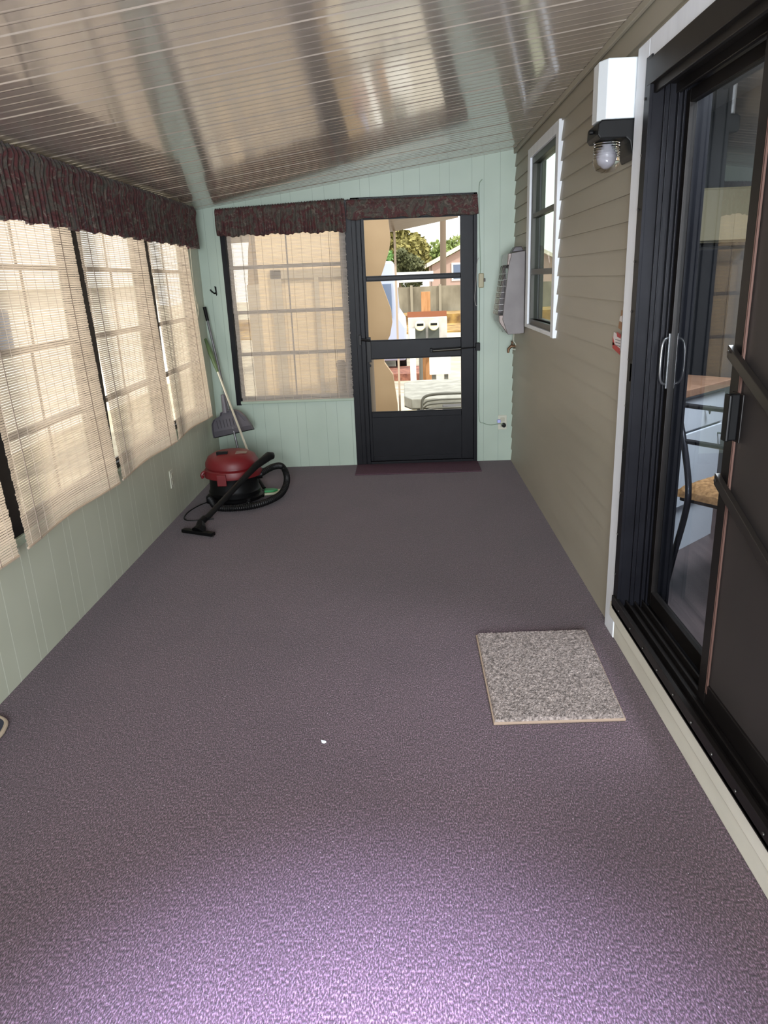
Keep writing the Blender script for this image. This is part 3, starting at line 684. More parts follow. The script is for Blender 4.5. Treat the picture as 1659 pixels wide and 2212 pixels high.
# ================================================================== SHAG MAT
def mat_rug():
    o = empty('shag_doormat', (.505, 2.53, 0)); tag(o, 'small grey beige shag mat on the carpet near the sliding door', 'mat')
    A, B, C_, D_ = Vector((.277, 2.852, 0)), Vector((.752, 2.862, 0)), Vector((.729, 2.208, 0)), Vector((.276, 2.198, 0))
    rnd = random.Random(3); nu, nv = 230, 320
    hts = [[rnd.random() for _ in range(nv+1)] for _ in range(nu+1)]
    def P(u, v):
        e = min(u*nu, (1-u)*nu, v*nv, (1-v)*nv); p = (A*(1-u)+B*u)*(1-v)+(D_*(1-u)+C_*u)*v
        i, j = int(round(u*nu)), int(round(v*nv)); h = hts[i][j]; fall = min(1, e/5)
        z = .006+.012*fall**.5 + (.008*h if e > 1 else 0)
        k = .0015
        return (p.x+(k*(h-.5)*2 if e > 0 else 0), p.y+(k*(hts[j % nu][i % nv]-.5)*2 if e > 0 else 0), z)
    part(MB().grid(nu, nv, P), 'shag_pile', M_shag, o)
    mb = MB(); out = [A+Vector((-.004, .004, 0)), B+Vector((.004, .004, 0)), C_+Vector((.004, -.004, 0)), D_+Vector((-.004, -.004, 0))]
    mb.prism([(p.x, p.y, .0005) for p in out], (0, 0, .010))
    part(mb, 'bound_edge', mat('beige_binding', (150, 130, 113), .8), o, bevel=.003)
M_shag = mat('shag_fibre', (172, 160, 154), .9, col2=(86, 78, 75), scale=110, detail=5, spec=.2)
mat_rug()
# carpet remnant mat before the storm door
mb = MB(); mb.box(-.430, 5.655, 0, .590, 5.985, .010)
tag(mb.build('threshold_mat', mat('dark_mauve_mat', (88, 66, 76), .95, noise=10, scale=260, bump=.5, spec=.1), bevel=.006), 'low dark mauve mat on the carpet before the storm door', 'mat')
# piped cushion corner lying at the left edge of the photo
ck = empty('floor_cushion', (-1.50, 1.95, 0)); tag(ck, 'thin dark pad with beige piping on the carpet at the left photo edge', 'cushion')
pts = [(-1.56, 2.30, .012), (-1.50, 2.26, .012), (-1.478, 2.20, .012), (-1.474, 2.14, .012), (-1.455, 2.02, .012), (-1.42, 1.84, .012), (-1.44, 1.78, .012), (-1.56, 1.76, .012)]
part(MB().tube(cr_pts(pts, 6), .008, 8), 'piping', mat('beige_piping', (176, 158, 138), .7), ck, smooth=True)
part(MB().prism([(p[0], p[1], .001) for p in cr_pts(pts, 6)], (0, 0, .016)), 'pad', mat('dark_blue_pad', (52, 54, 66), .8), ck, bevel=.004)
# crumbs on the carpet
tag(MB().prism([(-.326, 2.122, .001), (-.319, 2.119, .001), (-.312, 2.117, .001), (-.307, 2.112, .001), (-.314, 2.108, .001), (-.322, 2.111, .001)], (0, 0, .006)).build('paper_scrap', M_white), 'tiny white paper scrap on the open carpet', 'scrap')

# ================================================================== CANISTER VACUUM
vx = empty('vacuum_cleaner', (-1.265, 5.05, 0)); tag(vx, 'red and black canister vacuum in the far left corner', 'vacuum cleaner')
c = (-1.265, 5.06, 0)
part(MB().lathe([(.165, .045), (.182, .052), (.186, .09), (.176, .105), (.172, .20), (.178, .215)], c, 40), 'drum', M_black, vx, smooth=True)
mb = MB(); mb.lathe([(.150, .022), (.200, .028), (.205, .050), (.180, .060)], c, 40)
part(mb, 'base_ring', M_black, vx, smooth=True)
mb = MB(); mb.lathe([(.186, .198), (.205, .200), (.208, .222), (.200, .250), (.180, .262), (.178, .270), (.192, .272), (.190, .300), (.168, .340), (.120, .366), (.06, .376), (.002, .378)], c, 48, sx=1.0, sy=.95)
lid = part(mb, 'lid', M_red, vx, smooth=True)
mb = MB(); mb.tube(cr_pts([(c[0]-.175, c[1]-.06, .235), (c[0]-.19, c[1]-.08, .24), (c[0]-.205, c[1]-.09, .222), (c[0]-.20, c[1]-.085, .20)], 4), .012, 8)
part(mb, 'carry_lug', M_red, vx, smooth=True)
part(MB().box(c[0]-.07, c[1]-.208, .165, c[0]-.005, c[1]-.190, .245), 'lid_latch', M_red, vx, bevel=.004)
part(MB().box(c[0]-.085, c[1]-.095, .350, c[0]-.005, c[1]-.066, .386), 'handle_slot', M_black, lid, bevel=.003)
mb = MB(); mb.grid(6, 4, lambda u, v: (c[0]+.05+.07*u, c[1]-.10+.05*v+.04*u, .3835-1.15*((.05+.07*u)**2+(-.10+.05*v+.04*u)**2)))
part(mb, 'lid_label', mat('vacuum_label_grey', (120, 100, 92), .4), lid, solid=.002)
for ang in (200, 255, 310, 20):
    a = math.radians(ang); px, py = c[0]+.195*math.cos(a), c[1]+.195*math.sin(a)
    part(MB().lathe([(.012, -.012), (.022, -.012), (.024, 0), (.022, .012), (.012, .012)], (px, py, .024), 14, axis='x').box(px-.014, py-.014, .03, px+.014, py+.014, .056), 'caster', M_black, vx, bevel=.002)
hose = cr_pts([(-1.08, 5.06, .19), (-1.00, 5.22, .205), (-.945, 5.30, .18), (-.91, 5.24, .10), (-.925, 5.08, .045), (-.985, 4.92, .035), (-1.09, 4.80, .032), (-1.22, 4.76, .032), (-1.34, 4.80, .034), (-1.40, 4.87, .07)], 30)
part(MB().tube(hose, [.0225+.0022*(1 if k % 3 == 0 else -1) for k in range(len(hose))], 14), 'hose', M_rubber, vx, smooth=True)
part(MB().tube([(-1.10, 5.06, .19), (-1.06, 5.07, .192)], .032, 16), 'hose_port', M_black, vx, smooth=True)
wand = [Vector((-1.345, 4.36, .06)), Vector((-1.30, 4.43, .085)), Vector((-1.14, 4.80, .225)), Vector((-1.07, 4.93, .285)), Vector((-.985, 5.02, .335)), Vector((-.965, 5.04, .33))]
part(MB().tube(wand, [.016, .019, .020, .024, .032, .026], 16), 'wand', M_rubber, vx, smooth=True)
mb = MB(); d = Vector((.22, -.075, 0)); n = Vector((.075, .22, 0)).normalized()
p0 = Vector((-1.452, 4.362, 0)); p1 = Vector((-1.232, 4.262, 0))
q = (p1-p0).normalized(); n = Vector((-q.y, q.x, 0))
mb.prism([tuple(p0-n*.02+Vector((0, 0, .008))), tuple(p1-n*.02+Vector((0, 0, .008))), tuple(p1+n*.02+Vector((0, 0, .008))), tuple(p0+n*.02+Vector((0, 0, .008)))], (0, 0, .022))
mid = (p0+p1)/2
mb.tube([tuple(mid+Vector((0, 0, .02))), tuple(mid+n*.03+Vector((0, 0, .04))), (-1.335, 4.37, .065), (-1.315, 4.41, .08)], [.045, .035, .024, .022], 14)
nz_ = part(mb, 'floor_nozzle', M_black, vx, bevel=.003)
mb = MB()
for k in range(34):
    p = p0+(p1-p0)*(k+.5)/34
    for s in (0,): mb.tube([tuple(p+n*s+Vector((0, 0, .010))), tuple(p+n*s*1.2+Vector((0, 0, .0)))], .0016, 4)
part(mb, 'nozzle_bristles', M_black, nz_)
part(MB().tube(cr_pts([(-1.43, 5.0, .02), (-1.50, 4.93, .010), (-1.54, 4.80, .006), (-1.535, 4.66, .006), (-1.49, 4.60, .006), (-1.40, 4.60, .006), (-1.32, 4.62, .006)], 8), .004, 8), 'power_cable', M_rubber, vx, smooth=True)

# ================================================================== BROOM, DUSTPAN, MOP
bx_ = empty('broom', (-1.33, 5.62, 0)); tag(bx_, 'broom with steel pole and black grip leaning in the far left corner', 'broom')
t0, t1 = Vector((-1.565, 5.90, 1.345)), Vector((-1.34, 5.66, .12))
def along(a, b, t): return a+(b-a)*t
part(MB().tube([t0, along(t0, t1, .085)], [.014, .013], 14), 'grip', M_black, bx_, smooth=True)
part(MB().tube([along(t0, t1, .08), along(t0, t1, .92)], .0095, 12), 'pole', mat('brushed_pole', (112, 112, 114), .4, .5), bx_, smooth=True)
part(MB().tube([along(t0, t1, .90), t1], [.013, .017], 12), 'socket', M_black, bx_, smooth=True)
q = Vector((.72, .3, 0)).normalized()
mb = MB(); ctr = Vector((t1.x, t1.y, .0)); n2 = Vector((-q.y, q.x, 0))
mb.prism([tuple(ctr+q*a+n2*.02+Vector((0, 0, b))) for a, b in ((-.13, .085), (.13, .085), (.09, .125), (-.09, .125))], tuple(-n2*.04))
part(mb, 'broom_block', M_black, bx_, bevel=.004)
mb = MB()
for k in range(60):
    a = -.125+.25*k/59
    for s in (-.014, 0, .014): mb.tube([tuple(ctr+q*a+n2*s+Vector((0, 0, .088))), tuple(ctr+q*(a*1.12)+n2*s*1.5+Vector((0, 0, .001)))], .0016, 4)
part(mb, 'bristles', mat('grey_bristles', (70, 70, 74), .7), bx_)

dp = empty('dustpan', (-1.42, 5.74, .45)); tag(dp, 'grey plastic dustpan clipped upside on the broom pole', 'dustpan')
M_pan = mat('grey_pan_plastic', (92, 88, 94), .45, noise=4, scale=8)
T = along(t0, t1, .54)     # socket top
# local frame in the plane facing the room
ux = Vector((.80, -.16, .165)).normalized()         # along the lip, left to right rising
uz = Vector((-.16, .0, .80)); uz = (uz-ux*uz.dot(ux)).normalized(); nn = ux.cross(uz).normalized()
if nn.y > 0: nn = -nn
C0 = Vector((-1.405, 5.715, .47))
def L3(a, b, c=0): return tuple(C0+ux*a+uz*b+nn*c)
outline = [(-.178, -.105), (.178, -.100), (.168, -.060), (.140, .015), (.105, .062), (.060, .085), (-.005, .090), (-.050, .085), (-.065, .060), (-.130, .040), (-.158, .005), (-.172, -.055)]
mb = MB(); mb.prism([L3(a, b, .0) for a, b in outline], tuple(nn*.006))
pan = part(mb, 'pan_body', M_pan, dp, bevel=.002)
mb = MB()
for k in range(len(outline)):
    if k == 0: continue
    a, b = outline[k], outline[(k+1) % len(outline)]
    mb.prism([L3(a[0], a[1], 0), L3(b[0], b[1], 0), L3(b[0], b[1], .032), L3(a[0], a[1], .032)], tuple((ux*(-a[0])+uz*(-a[1])).normalized()*.004))
part(mb, 'pan_rim', M_pan, dp)
mb = MB()
for k in range(7): a = -.12+k*.028; mb.tube([L3(a, -.04, .008), L3(a+.004, .028-.002*k, .008)], .0035, 6)
mb.tube([L3(.085, .045, .008), L3(.125, -.025, .008)], .003, 6)
part(mb, 'moulded_ribs', mat('darker_pan_grey', (70, 66, 72), .4), dp)
part(MB().prism([L3(-.178, -.105, .004), L3(.178, -.100, .004), L3(.172, -.066, .009), L3(-.173, -.060, .009)], tuple(nn*.004)), 'rubber_lip', mat('lip_grey', (82, 78, 84), .5), dp)
part(MB().prism([L3(-.180, -.110, .002), L3(.180, -.105, .002), L3(.180, -.098, .012), L3(-.180, -.103, .012)], tuple(nn*.004)), 'lip_edge', M_black, dp)
part(MB().tube([L3(-.015, .075, .012), L3(.005, .215, .006)], [.024, .017], 14), 'handle_socket', M_pan, dp, smooth=True)

mp_ = empty('mop', (-1.13, 5.25, 0)); tag(mp_, 'flat mop with thin pale pole, green grip and green white pad', 'mop')
m0, m1 = Vector((-1.570, 5.84, 1.105)), Vector((-1.135, 5.28, .10))
gp = [m0, along(m0, m1, .10), along(m0, m1, .19), along(m0, m1, .245)]
part(MB().tube(gp, [.010, .019, .015, .009], 14), 'green_grip', mat('leaf_green_plastic', (84, 102, 66), .4, noise=8, scale=10), mp_, smooth=True)
part(MB().tube([along(m0, m1, .235), m1], .0085, 12), 'pole', mat('pale_pole', (205, 200, 182), .3, .3), mp_, smooth=True)
part(MB().tube([m1, Vector((-1.085, 5.225, .04))], [.011, .014], 12), 'swivel_joint', M_rubber, mp_, smooth=True)
mb = MB(); A = Vector((-1.16, 5.20, 0)); q = Vector((.96, .12, 0)).normalized(); n = Vector((-q.y, q.x, 0))
def M3(a, b, z): return tuple(A+q*a+n*b+Vector((0, 0, z)))
part(MB().prism([M3(-.02, -.055, .001), M3(.20, -.055, .001), M3(.215, 0, .001), M3(.20, .055, .001), M3(-.02, .055, .001)], (0, 0, .016)), 'mop_pad', mat('white_mop_pad', (208, 210, 180), .9), mp_, bevel=.005)
part(MB().prism([M3(0, -.035, .017), M3(.15, -.035, .017), M3(.18, 0, .017), M3(.15, .035, .017), M3(0, .035, .017)], (0, 0, .016)), 'green_plate', mat('bright_green_plastic', (44, 140, 80), .4), mp_, bevel=.005)

# ================================================================== KITCHEN seen through the sliding door
KF = .155
M_kw = mat('kitchen_wall_paint', (150, 152, 156), .6, noise=2, scale=2)
mb = MB(); mb.box(1.06, .1, KF-.08, 4.2, 5.2, KF)
tag(mb.build('kitchen_floor', mat('dark_plank_floor', (84, 72, 72), .35, col2=(62, 52, 53), scale=3, stretch=(8, 1, 1)), ), 'dark wood plank floor inside the house', 'floor', kind='structure')
mb = MB(); mb.box(4.2, .1, KF, 4.28, 5.2, 2.4); mb.box(1.06, 5.2, KF, 4.28, 5.28, 2.4); mb.box(1.06, .02, KF, 4.28, .1, 2.4)
tag(mb.build('kitchen_walls', M_kw), 'pale kitchen walls inside the house', 'wall', kind='structure')
mb = MB(); mb.box(XR+.08, .02, 2.4, 4.28, 5.28, 2.46)
tag(mb.build('kitchen_ceiling', mat('kitchen_ceiling_paint', (190, 192, 196), .8)), 'white kitchen ceiling', 'ceiling', kind='structure')
# angled drawer cabinet
kc = empty('drawer_cabinet', (1.55, 3.75, KF)); tag(kc, 'white kitchen cabinet with drawers under a brown worktop', 'cabinet')
M_cab = mat('white_cabinet_paint', (196, 202, 212), .4)
a0, a1 = Vector((1.27, 3.34, 0)), Vector((1.575, 3.62, 0)); q = (a1-a0).normalized(); n = Vector((-q.y, q.x, 0))
def K3(a, b, z): return tuple(a0+q*a+n*b+Vector((0, 0, z)))
Lc = (a1-a0).length
part(MB().prism([K3(0, .018, KF), K3(Lc+.03, .018, KF), K3(Lc+.03, .24, KF), K3(0, .24, KF)], (0, 0, .78)), 'cabinet_body', M_cab, kc)
for z0, z1 in ((.765, .915), (.40, .755)):
    nm = 'drawer_front' if z0 > .6 else 'cabinet_door'
    d_ = part(MB().prism([K3(.01, 0, z0), K3(Lc-.01, 0, z0), K3(Lc-.01, .016, z0), K3(.01, .016, z0)], (0, 0, z1-z0)), nm, M_cab, kc, bevel=.004)
    kx = Lc*.50 if z0 > .6 else Lc-.05; kz = .85 if z0 > .6 else .71
    part(MB().tube([K3(kx, -.025, kz), K3(kx, 0, kz)], .005, 8).prism([K3(kx-.014, -.028, kz), K3(kx, -.028, kz-.022), K3(kx+.014, -.028, kz), K3(kx, -.028, kz+.022)], tuple(n*.006)), 'knob', mat('pewter_knob', (90, 96, 92), .4, .8), d_, bevel=.002)
tag(MB().prism([K3(-.06, -.02, .935), K3(Lc+.05, -.02, .935), K3(Lc+.05, .25, .935), K3(-.06, .25, .935)], (0, 0, .035)).build('kitchen_worktop', mat('brown_worktop', (132, 100, 80), .35, noise=10, scale=18), bevel=.003), 'brown kitchen worktop on the white cabinet', 'worktop')
# dark appliance and cupboard beyond
fr_ = empty('dark_refrigerator', (1.62, 4.35, KF)); tag(fr_, 'tall black refrigerator seen behind the sliding glass', 'refrigerator')
part(MB().box(1.30, 4.25, KF+.02, 1.80, 4.75, 1.60), 'refrigerator_body', mat('black_appliance', (20, 21, 24), .25), fr_, bevel=.01)
part(MB().box(1.285, 4.22, KF+.06, 1.80, 4.25, 1.59), 'refrigerator_door', mat('black_appliance', (20, 21, 24), .25), fr_, bevel=.01)
up = empty('wall_cupboard', (1.5, 4.4, 1.68)); tag(up, 'tan overhead cupboard above the dark refrigerator', 'cupboard')
part(MB().box(1.20, 4.30, 1.62, 1.90, 4.75, 1.90), 'cupboard_body', mat('tan_cupboard', (120, 112, 88), .5), up, bevel=.004)
part(MB().box(1.21, 4.282, 1.63, 1.55, 4.298, 1.89), 'cupboard_door', mat('tan_cupboard', (120, 112, 88), .5), up, bevel=.004)
part(MB().box(1.56, 4.282, 1.63, 1.89, 4.298, 1.89), 'cupboard_door', mat('tan_cupboard', (120, 112, 88), .5), up, bevel=.004)
tag(MB().box(1.92, 3.9, KF, 2.02, 5.2, 2.4).build('kitchen_partition', M_kw), 'grey white partition wall in the kitchen', 'wall', kind='structure')
# chair
ch = empty('kitchen_chair', (1.28, 3.0, KF)); tag(ch, 'metal framed kitchen chair with a furry tan seat cushion behind the glass', 'chair')
M_tube = mat('dark_chair_tube', (44, 44, 50), .25, .6)
cq, cn = Vector((.6, -.8, 0)), Vector((.8, .6, 0))
for k in (0, .36):
    b = [(1.10, 2.99, .99), (1.10, 2.93, .92), (1.10, 2.84, .80), (1.10, 2.775, .67), (1.10, 2.785, .56), (1.10, 2.866, .35), (1.10, 2.93, KF+.012)]
    part(MB().tube(cr_pts([(p[0]+cq.x*k, p[1]+cq.y*k, p[2]) for p in b], 6), .013, 10), 'back_leg', M_tube, ch, smooth=True)
def H3(a, b, z): p = Vector((1.135, 2.95, 0))+cq*a+cn*b; return (p.x, p.y, z)
for k in (.02, .33): part(MB().tube([H3(k, .36, .58), H3(k, .40, KF)], .011, 10), 'front_leg', M_tube, ch, smooth=True)
for zz, yy_ in ((.97, 2.965), (.84, 2.87)): part(MB().tube([(1.10, yy_, zz), (1.10+cq.x*.36, yy_+cq.y*.36, zz)], .010, 10), 'back_rail', M_tube, ch, smooth=True)
part(MB().prism([H3(0, 0, .565), H3(.34, 0, .565), H3(.34, .36, .565), H3(0, .36, .565)], (0, 0, .02)), 'seat_pan', M_black, ch, bevel=.005)
rnd = random.Random(5); nz_h = [[rnd.random() for _ in range(41)] for _ in range(41)]
def cush(u, v):
    e = min(u, 1-u, v, 1-v)*2; h = nz_h[int(round(u*40))][int(round(v*40))]
    p = H3(-.02+.38*u, -.02+.40*v, 0); return (p[0]+.003*h, p[1]+.003*h, .587+.055*min(1, e*3)**.5+.007*h*(e > 0))
part(MB().grid(40, 40, cush), 'furry_cushion', mat('tan_fur', (150, 116, 80), .95, col2=(104, 76, 48), scale=60, spec=.1), ch)
# white box on the kitchen floor behind the chair
tag(MB().box(1.07, 3.66, KF, 1.20, 4.1, KF+.72).build('white_side_cabinet', M_cab, bevel=.004), 'plain white cabinet end behind the chair back', 'cabinet')

# ================================================================== OUTSIDE
G = -.5
M_ground = mat('sunny_concrete', (168, 160, 142), .9, noise=12, scale=2)
tag(MB().box(-30, -8, G-.2, 30, 90, G).build('ground', M_ground), 'pale sunlit ground outside', 'ground', kind='structure')
# shed wall seen left of the storm door and behind the far window
M_shed = mat('tan_shed_wall', (146, 124, 96), .8, noise=5, scale=2)
M_shedw = mat('beige_shed_wall', (214, 190, 156), .8, noise=4, scale=2)
sh = empty('garden_shed', (-.8, 7.3, G)); tag(sh, 'tan shed beyond the far window and storm door', 'shed')
edge = [(-.115, 2.03), (-.100, 1.86), (-.120, 1.75), (-.175, 1.60), (-.215, 1.50), (-.165, 1.36), (-.118, 1.22), (-.110, 1.10), (-.135, .98), (-.215, .84), (-.20, .72), (-.12, .60), (-.085, .30), (-.08, G)]
poly = [(-1.47, G), (-1.47, 1.50), (-1.44, 1.80), (-1.40, 2.03)] + edge
part(MB().prism([(a, 7.2, b) for a, b in poly], (0, .12, 0)), 'shed_wall', M_shed, sh)
part(MB().box(-1.475, 7.165, G, -1.36, 7.2, 1.50), 'corner_post', mat('grey_beige_post', (170, 156, 136), .8), sh)
part(MB().box(-1.24, 7.14, G, -1.14, 7.165, 1.62).box(-1.24, 7.14, 1.54, -.46, 7.165, 1.62).box(-.83, 7.14, G, -.79, 7.165, 1.54), 'shed_door_casing', mat('grey_beige_post', (170, 156, 136), .8), sh)
for (a, b, h) in ((-.64, -.55, .80), (-.50, -.28, .98)):
    tag(MB().lathe([(.02, G), ((b-a)/2, G+.02), ((b-a)/2*.9, h-.08), ((b-a)/2*1.15, h-.04), ((b-a)/2*.7, h), (.01, h)], ((a+b)/2, 6.85, 0), 16).build('garden_post' if h < .9 else 'wrapped_planter', mat('dark_taupe', (120, 108, 96), .8), smooth=True), 'dim dark upright shape behind the blind near the window bottom, ' + ('slimmer one' if h < .9 else 'broader one'), 'post')
# carport roof
part(MB().box(-1.36, 7.165, G, -.44, 7.2, 2.0), 'beige_siding', M_shedw, sh)
rf = empty('carport_roof', (0, 8, 2.1)); tag(rf, 'brown underside of the carport roof outside the storm door', 'roof')
part(MB().prism([(-2.6, 6.2, 2.10), (.66, 9.0, 2.14), (-.08, 9.0, 2.02), (-2.6, 9.0, 1.95)][::-1], (0, 0, .06)), 'roof_sheet', mat('brown_roof_sheet', (96, 78, 60), .35, noise=8, scale=2, stretch=(1, 8, 1)), rf)
part(MB().box(-.09, 8.98, G, -.065, 9.005, 2.03), 'roof_post', mat('pale_post', (186, 166, 146), .6), rf)
# pale van parked beyond the shed
vn = empty('parked_van', (-.6, 17, G)); tag(vn, 'pale bluish parked van seen past the shed edge', 'van')
M_van = mat('pale_blue_van', (160, 168, 190), .3)
part(MB().prism([(-2.2, 16, G+.3), (.03, 16, G+.3), (.06, 16, G+1.0), (-.10, 16, G+1.25), (-.18, 16, G+2.35), (-2.2, 16, G+2.45)], (0, 4.5, 0)), 'van_body', M_van, vn, bevel=.05)
part(MB().box(-.90, 15.96, G+1.2, -.24, 16.01, G+1.9), 'rear_window', mat('van_glass', (90, 104, 128), .1), vn)
for yy_ in (16.7, 19.6): part(MB().lathe([(.15, -.12), (.33, -.12), (.35, 0), (.33, .12), (.15, .12)], (-.08, yy_, G+.35), 24, axis='x'), 'wheel', M_rubber, vn, smooth=True)
# white sign board with small writing
tag(MB().box(-.80, 37.0, 1.30, 1.5, 37.1, 1.78).build('white_trailer_roof', mat('white_paint_outdoor', (235, 235, 230), .5), bevel=.02), 'long white trailer top above the fence', 'trailer')
# fence
fe = empty('board_fence', (1.5, 36, G)); tag(fe, 'weathered grey green wooden fence across the yard', 'fence')
part(MB().box(-6, 36, G, 12, 36.08, 1.10), 'fence_boards', mat('mottled_fence', (150, 144, 126), .9, col2=(96, 90, 76), scale=1.1, stretch=(1, 1, .5)), fe)
for k in range(5): part(MB().box(-1+k*1.35, 35.9, G, -.88+k*1.35, 36, 1.17), 'fence_post', mat('fence_post_grey', (140, 134, 118), .9), fe)
tag(MB().box(-8, 28, G, 14, 35, G+.06).prism([(-8, 35.8, G), (14, 35.8, G), (14, 35.8, G+.5), (-8, 35.8, G+.4)], (0, -3, 0)).build('leaf_litter', mat('yellow_leaf_litter', (170, 140, 78), .95, col2=(92, 68, 42), scale=2.2)), 'yellow brown leaf litter along the fence', 'leaves', kind='stuff')
# utility meters
mt = empty('electric_meter_stand', (.42, 14, G)); tag(mt, 'timber post stand carrying two round electric meters', 'meter stand')
M_wd = mat('orange_timber', (164, 118, 76), .8, noise=14, scale=5, stretch=(4, 4, .6))
part(MB().box(.335, 14.0, G, .505, 14.06, 1.25), 'post_board', M_wd, mt, bevel=.004)
part(MB().box(.07, 13.98, .80, .80, 14.0, .90), 'crossboard', mat('rust_board', (130, 78, 50), .8), mt)
part(MB().box(.08, 13.86, .33, .80, 13.98, .80), 'meter_panel', mat('white_meter_panel', (184, 180, 174), .6, noise=12, scale=6), mt, bevel=.01)
for cx in (.30, .55):
    b_ = part(MB().box(cx-.10, 13.80, .24, cx+.10, 13.86, .62), 'meter_box', mat('dark_meter_box', (66, 70, 64), .5), mt, bevel=.01)
    part(MB().lathe([(.095, -.001), (.098, -.03), (.085, -.07), (.05, -.08), (.001, -.082)], (cx, 13.80, .66), 28, axis='y'), 'meter_dial', mat('pale_meter_glass', (226, 222, 190), .2), b_, smooth=True)
    part(MB().box(cx-.06, 13.71, .66, cx+.06, 13.74, .70), 'meter_bar', M_black, b_)
    part(MB().tube([(cx, 13.84, .24), (cx, 13.84, G)], .035, 12), 'conduit', mat('conduit_grey', (90, 90, 84), .5), mt, smooth=True)
tag(MB().tube([(.15, 13.6, .62), (.15, 13.6, G)], .055, 14).build('white_riser_pipe', mat('white_paint_outdoor', (235, 235, 230), .5), smooth=True), 'white riser pipe left of the electric meters', 'pipe')
sg = tag(MB().box(.43, 12.95, -.14, .80, 12.98, .32).build('white_utility_box', mat('white_paint_outdoor', (235, 235, 230), .5), bevel=.01), 'white rectangular utility cover under the meters', 'utility box')
tag(MB().box(.47, 12.99, G, .54, 13.05, -.14).box(.69, 12.99, G, .76, 13.05, -.14).build('utility_box_legs', mat('conduit_grey', (90, 90, 84), .5)), 'grey short posts under the white utility cover', 'post')
# brick-coloured flower bed
tag(MB().box(-1.2, 15.0, G, .35, 16.4, G+.14).build('mulch_bed', mat('red_mulch', (150, 100, 80), .9, col2=(84, 46, 38), scale=9)), 'reddish mulch bed round the meter stand', 'mulch', kind='stuff')
# table
tb = empty('patio_table', (.7, 9.0, G)); tag(tb, 'grey stone-look patio table behind the metal chair', 'table')
mb = MB(); tp_ = [(-.02, 8.35), (.06, 8.12), (1.6, 8.12), (1.6, 9.7), (.10, 9.7), (-.02, 9.5)]
part(mb.prism([(a, b, .10) for a, b in tp_], (0, 0, .11)), 'table_top', mat('stone_table', (142, 142, 132), .7, noise=16, scale=7), tb, bevel=.01)
part(MB().prism([(a+.01*(a > 0), b+.02, .085) for a, b in tp_], (0, 0, .014)), 'table_rim', mat('dark_rim', (60, 60, 56), .6), tb)
for a, b in ((.15, 8.3), (1.4, 8.3), (.2, 9.5), (1.4, 9.5)): part(MB().tube([(a, b, .09), (a, b, G)], .03, 10), 'leg', mat('conduit_grey', (90, 90, 84), .5), tb)
# metal patio chair: curved tube back
pc2 = empty('patio_chair', (.55, 7.7, G)); tag(pc2, 'grey wrought metal patio chair with curved back bars', 'chair')
M_pc = mat('grey_patio_metal', (110, 110, 102), .4, .5)
def arch(x0, x1, zt, zb, y, dip=.03): return cr_pts([(x0, y, zb), (x0+.005, y, zb+(zt-zb)*.6), (x0+.06, y, zt-dip*.4), ((x0+x1)/2, y-.05, zt+.015), (x1-.06, y, zt-.01), (x1, y, zt-.06), (x1, y, zb)], 8)
part(MB().tube(arch(.16, .95, .31, G+.45, 7.75), .016, 10), 'back_frame', M_pc, pc2, smooth=True)
for zz in (.255, .215, .165, .11):
    part(MB().tube(cr_pts([(.18, 7.75, zz-.05), (.26, 7.73, zz-.005), (.55, 7.70, zz+.01), (.93, 7.75, zz)], 8), .009, 8), 'back_bar', M_pc, pc2, smooth=True)
part(MB().box(.17, 7.30, G+.42, .95, 7.76, G+.45), 'seat', M_pc, pc2, bevel=.01)
for a, b in ((.19, 7.33), (.93, 7.33), (.19, 7.74), (.93, 7.74)): part(MB().tube([(a, b, G+.43), (a, b, G)], .014, 8), 'leg', M_pc, pc2)
tag(MB().box(.40, 8.6-.75, G, .70, 8.0, .16).build('dark_bin', mat('dark_bin', (64, 62, 60), .7)), 'dark low box behind the patio chair bars', 'box')
# wooden steps/curb
tag(MB().box(-.10, 9.95, G, .25, 10.6, G+.16).build('timber_edging', mat('sun_timber', (226, 206, 164), .8), bevel=.01), 'sunlit timber edging beside the patio table', 'edging')
# pole
tag(MB().tube([(2.12, 40, G), (2.16, 40, 4.0), (2.20, 40, 9)], .16, 14).build('utility_pole', mat('utility_pole_wood', (104, 90, 76), .9), smooth=True), 'tall brown utility pole behind the fence', 'pole')
# houses
hs = empty('neighbour_house', (4, 47, G)); tag(hs, 'pinkish neighbour house with gable roof at the right of the door view', 'house')
part(MB().prism([(1.75, 45, G), (9, 45, G), (9, 45, 2.2), (5.4, 45, 3.9), (1.75, 45, 2.15)], (0, 5, 0)), 'house_wall', mat('pink_beige_siding', (168, 142, 130), .8), hs)
part(MB().prism([(1.45, 44.6, 2.05), (5.4, 44.6, 3.95), (9.3, 44.6, 2.05), (9.3, 44.6, 2.25), (5.4, 44.6, 4.2), (1.45, 44.6, 2.28)], (0, 6, 0)), 'roof', mat('pale_roof', (200, 190, 176), .8), hs)
f_w = part(MB().box(2.9, 44.94, 1.25, 3.9, 45.0, 2.25), 'window_casing', mat('white_paint_outdoor', (235, 235, 230), .5), hs)
part(MB().box(3.0, 44.92, 1.35, 3.8, 44.96, 2.15), 'window_pane', mat('van_glass', (90, 104, 128), .1), f_w)
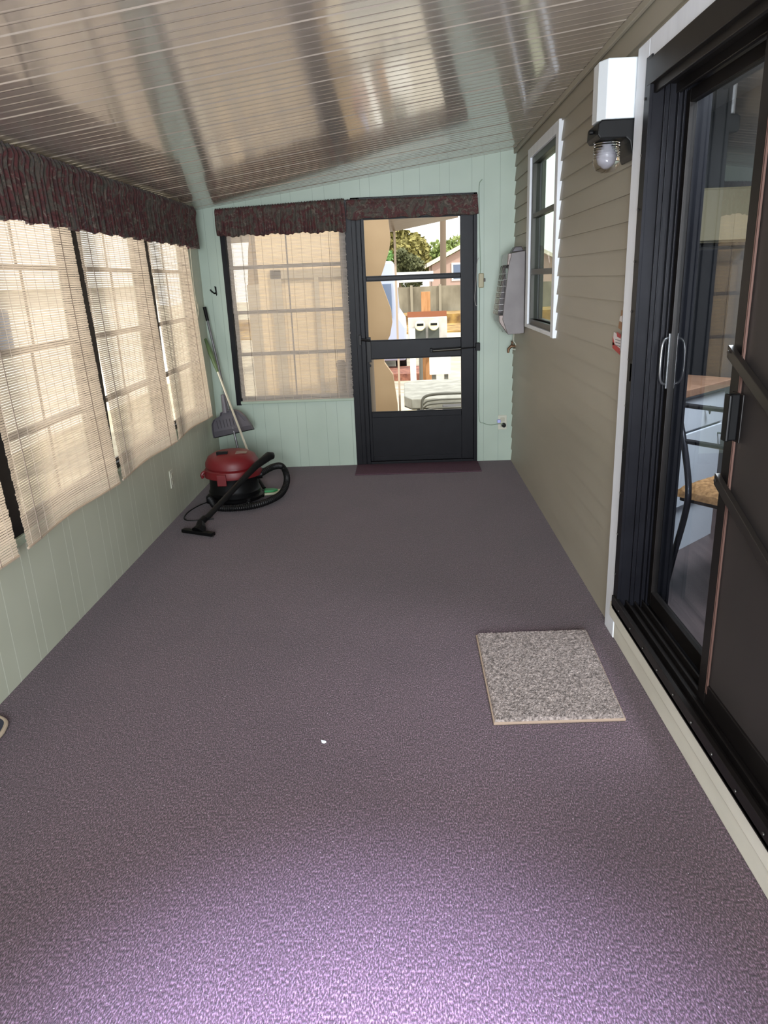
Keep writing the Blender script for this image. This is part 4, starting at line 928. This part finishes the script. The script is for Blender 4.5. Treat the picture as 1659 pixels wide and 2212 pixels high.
# trees
def tree(label, cx, cy, z0, zt, rx, ry, col, n, seed, group='trees beyond the fence', trunk=.2):
    o = empty('leafy_tree', (cx, cy, G)); tag(o, label, 'tree')
    o['group'] = group
    rnd = random.Random(seed); mb = MB(); zc = (z0+zt)/2; rz = (zt-z0)/2
    lobes = [(rnd.uniform(-.6, .6), rnd.uniform(-.6, .6), rnd.uniform(-.75, .75), rnd.uniform(.35, .6)) for _ in range(11)]
    s = (rx+rz)*.055
    for k in range(n):
        lb = lobes[k % 11]
        while True:
            p = Vector((rnd.uniform(-1, 1), rnd.uniform(-1, 1), rnd.uniform(-1, 1)))
            if .3 < p.length < 1: break
        c = Vector((cx+rx*(lb[0]+p.x*lb[3]), cy+ry*(lb[1]+p.y*lb[3]), zc+rz*(lb[2]+p.z*lb[3])))
        a = Vector((rnd.gauss(0, 1), rnd.gauss(0, 1), rnd.gauss(0, 1))).normalized()*s; b = a.cross(Vector((rnd.gauss(0, 1), rnd.gauss(0, 1), rnd.gauss(0, 1)))).normalized()*s*.6
        mb.quad(c-a, c+b, c+a, c-b)
    part(mb, 'foliage', mat('leaves_%d' % seed, col, .8, noise=22, scale=.8), o)
    part(MB().tube([(cx, cy, G), (cx+.1, cy, z0+.3), (cx, cy, zc)], [trunk, trunk*.7, trunk*.3], 10), 'trunk', mat('tree_bark', (110, 92, 74), .9), o, smooth=True)
tree('tall olive yellow tree left of the utility pole', -.2, 57, 1.5, 5.4, 2.6, 2.0, (128, 122, 66), 5200, 1)
tree('green bushy tree right behind the utility pole', 3.2, 64, 1.0, 4.5, 2.2, 2.0, (104, 120, 58), 3600, 2)
tree('darker low tree in front of the tall olive tree', .3, 46, .9, 3.0, 1.1, 1.0, (84, 88, 54), 2600, 3)
tree('green tree far right behind the neighbour house roof', 6.8, 72, 1.5, 4.8, 2.6, 2, (110, 122, 62), 3000, 4)
tree('bright green hedge-like tree seen past the shed edge', -1.3, 44, 1.0, 3.2, .9, .8, (96, 136, 70), 2200, 5)
# left side: neighbour wall and posts behind the blinds
ln = empty('neighbour_trailer', (-5.5, 2.5, G)); tag(ln, 'pale cream mobile home glimpsed through the left blinds', 'mobile home')
part(MB().box(-8, -6, G, -5.2, 16, 1.55), 'home_wall', mat('cream_home_siding', (240, 235, 226), .8, noise=5, scale=1.5), ln)
part(MB().box(-8, -6, 1.55, -5.0, 16, 1.68), 'home_eave', mat('white_paint_outdoor', (235, 235, 230), .5), ln)
for k in range(5): part(MB().box(-5.2, -.4+k*2.3, .75, -5.16, .5+k*2.3, 1.3), 'home_window', mat('van_glass', (90, 104, 128), .1), ln)
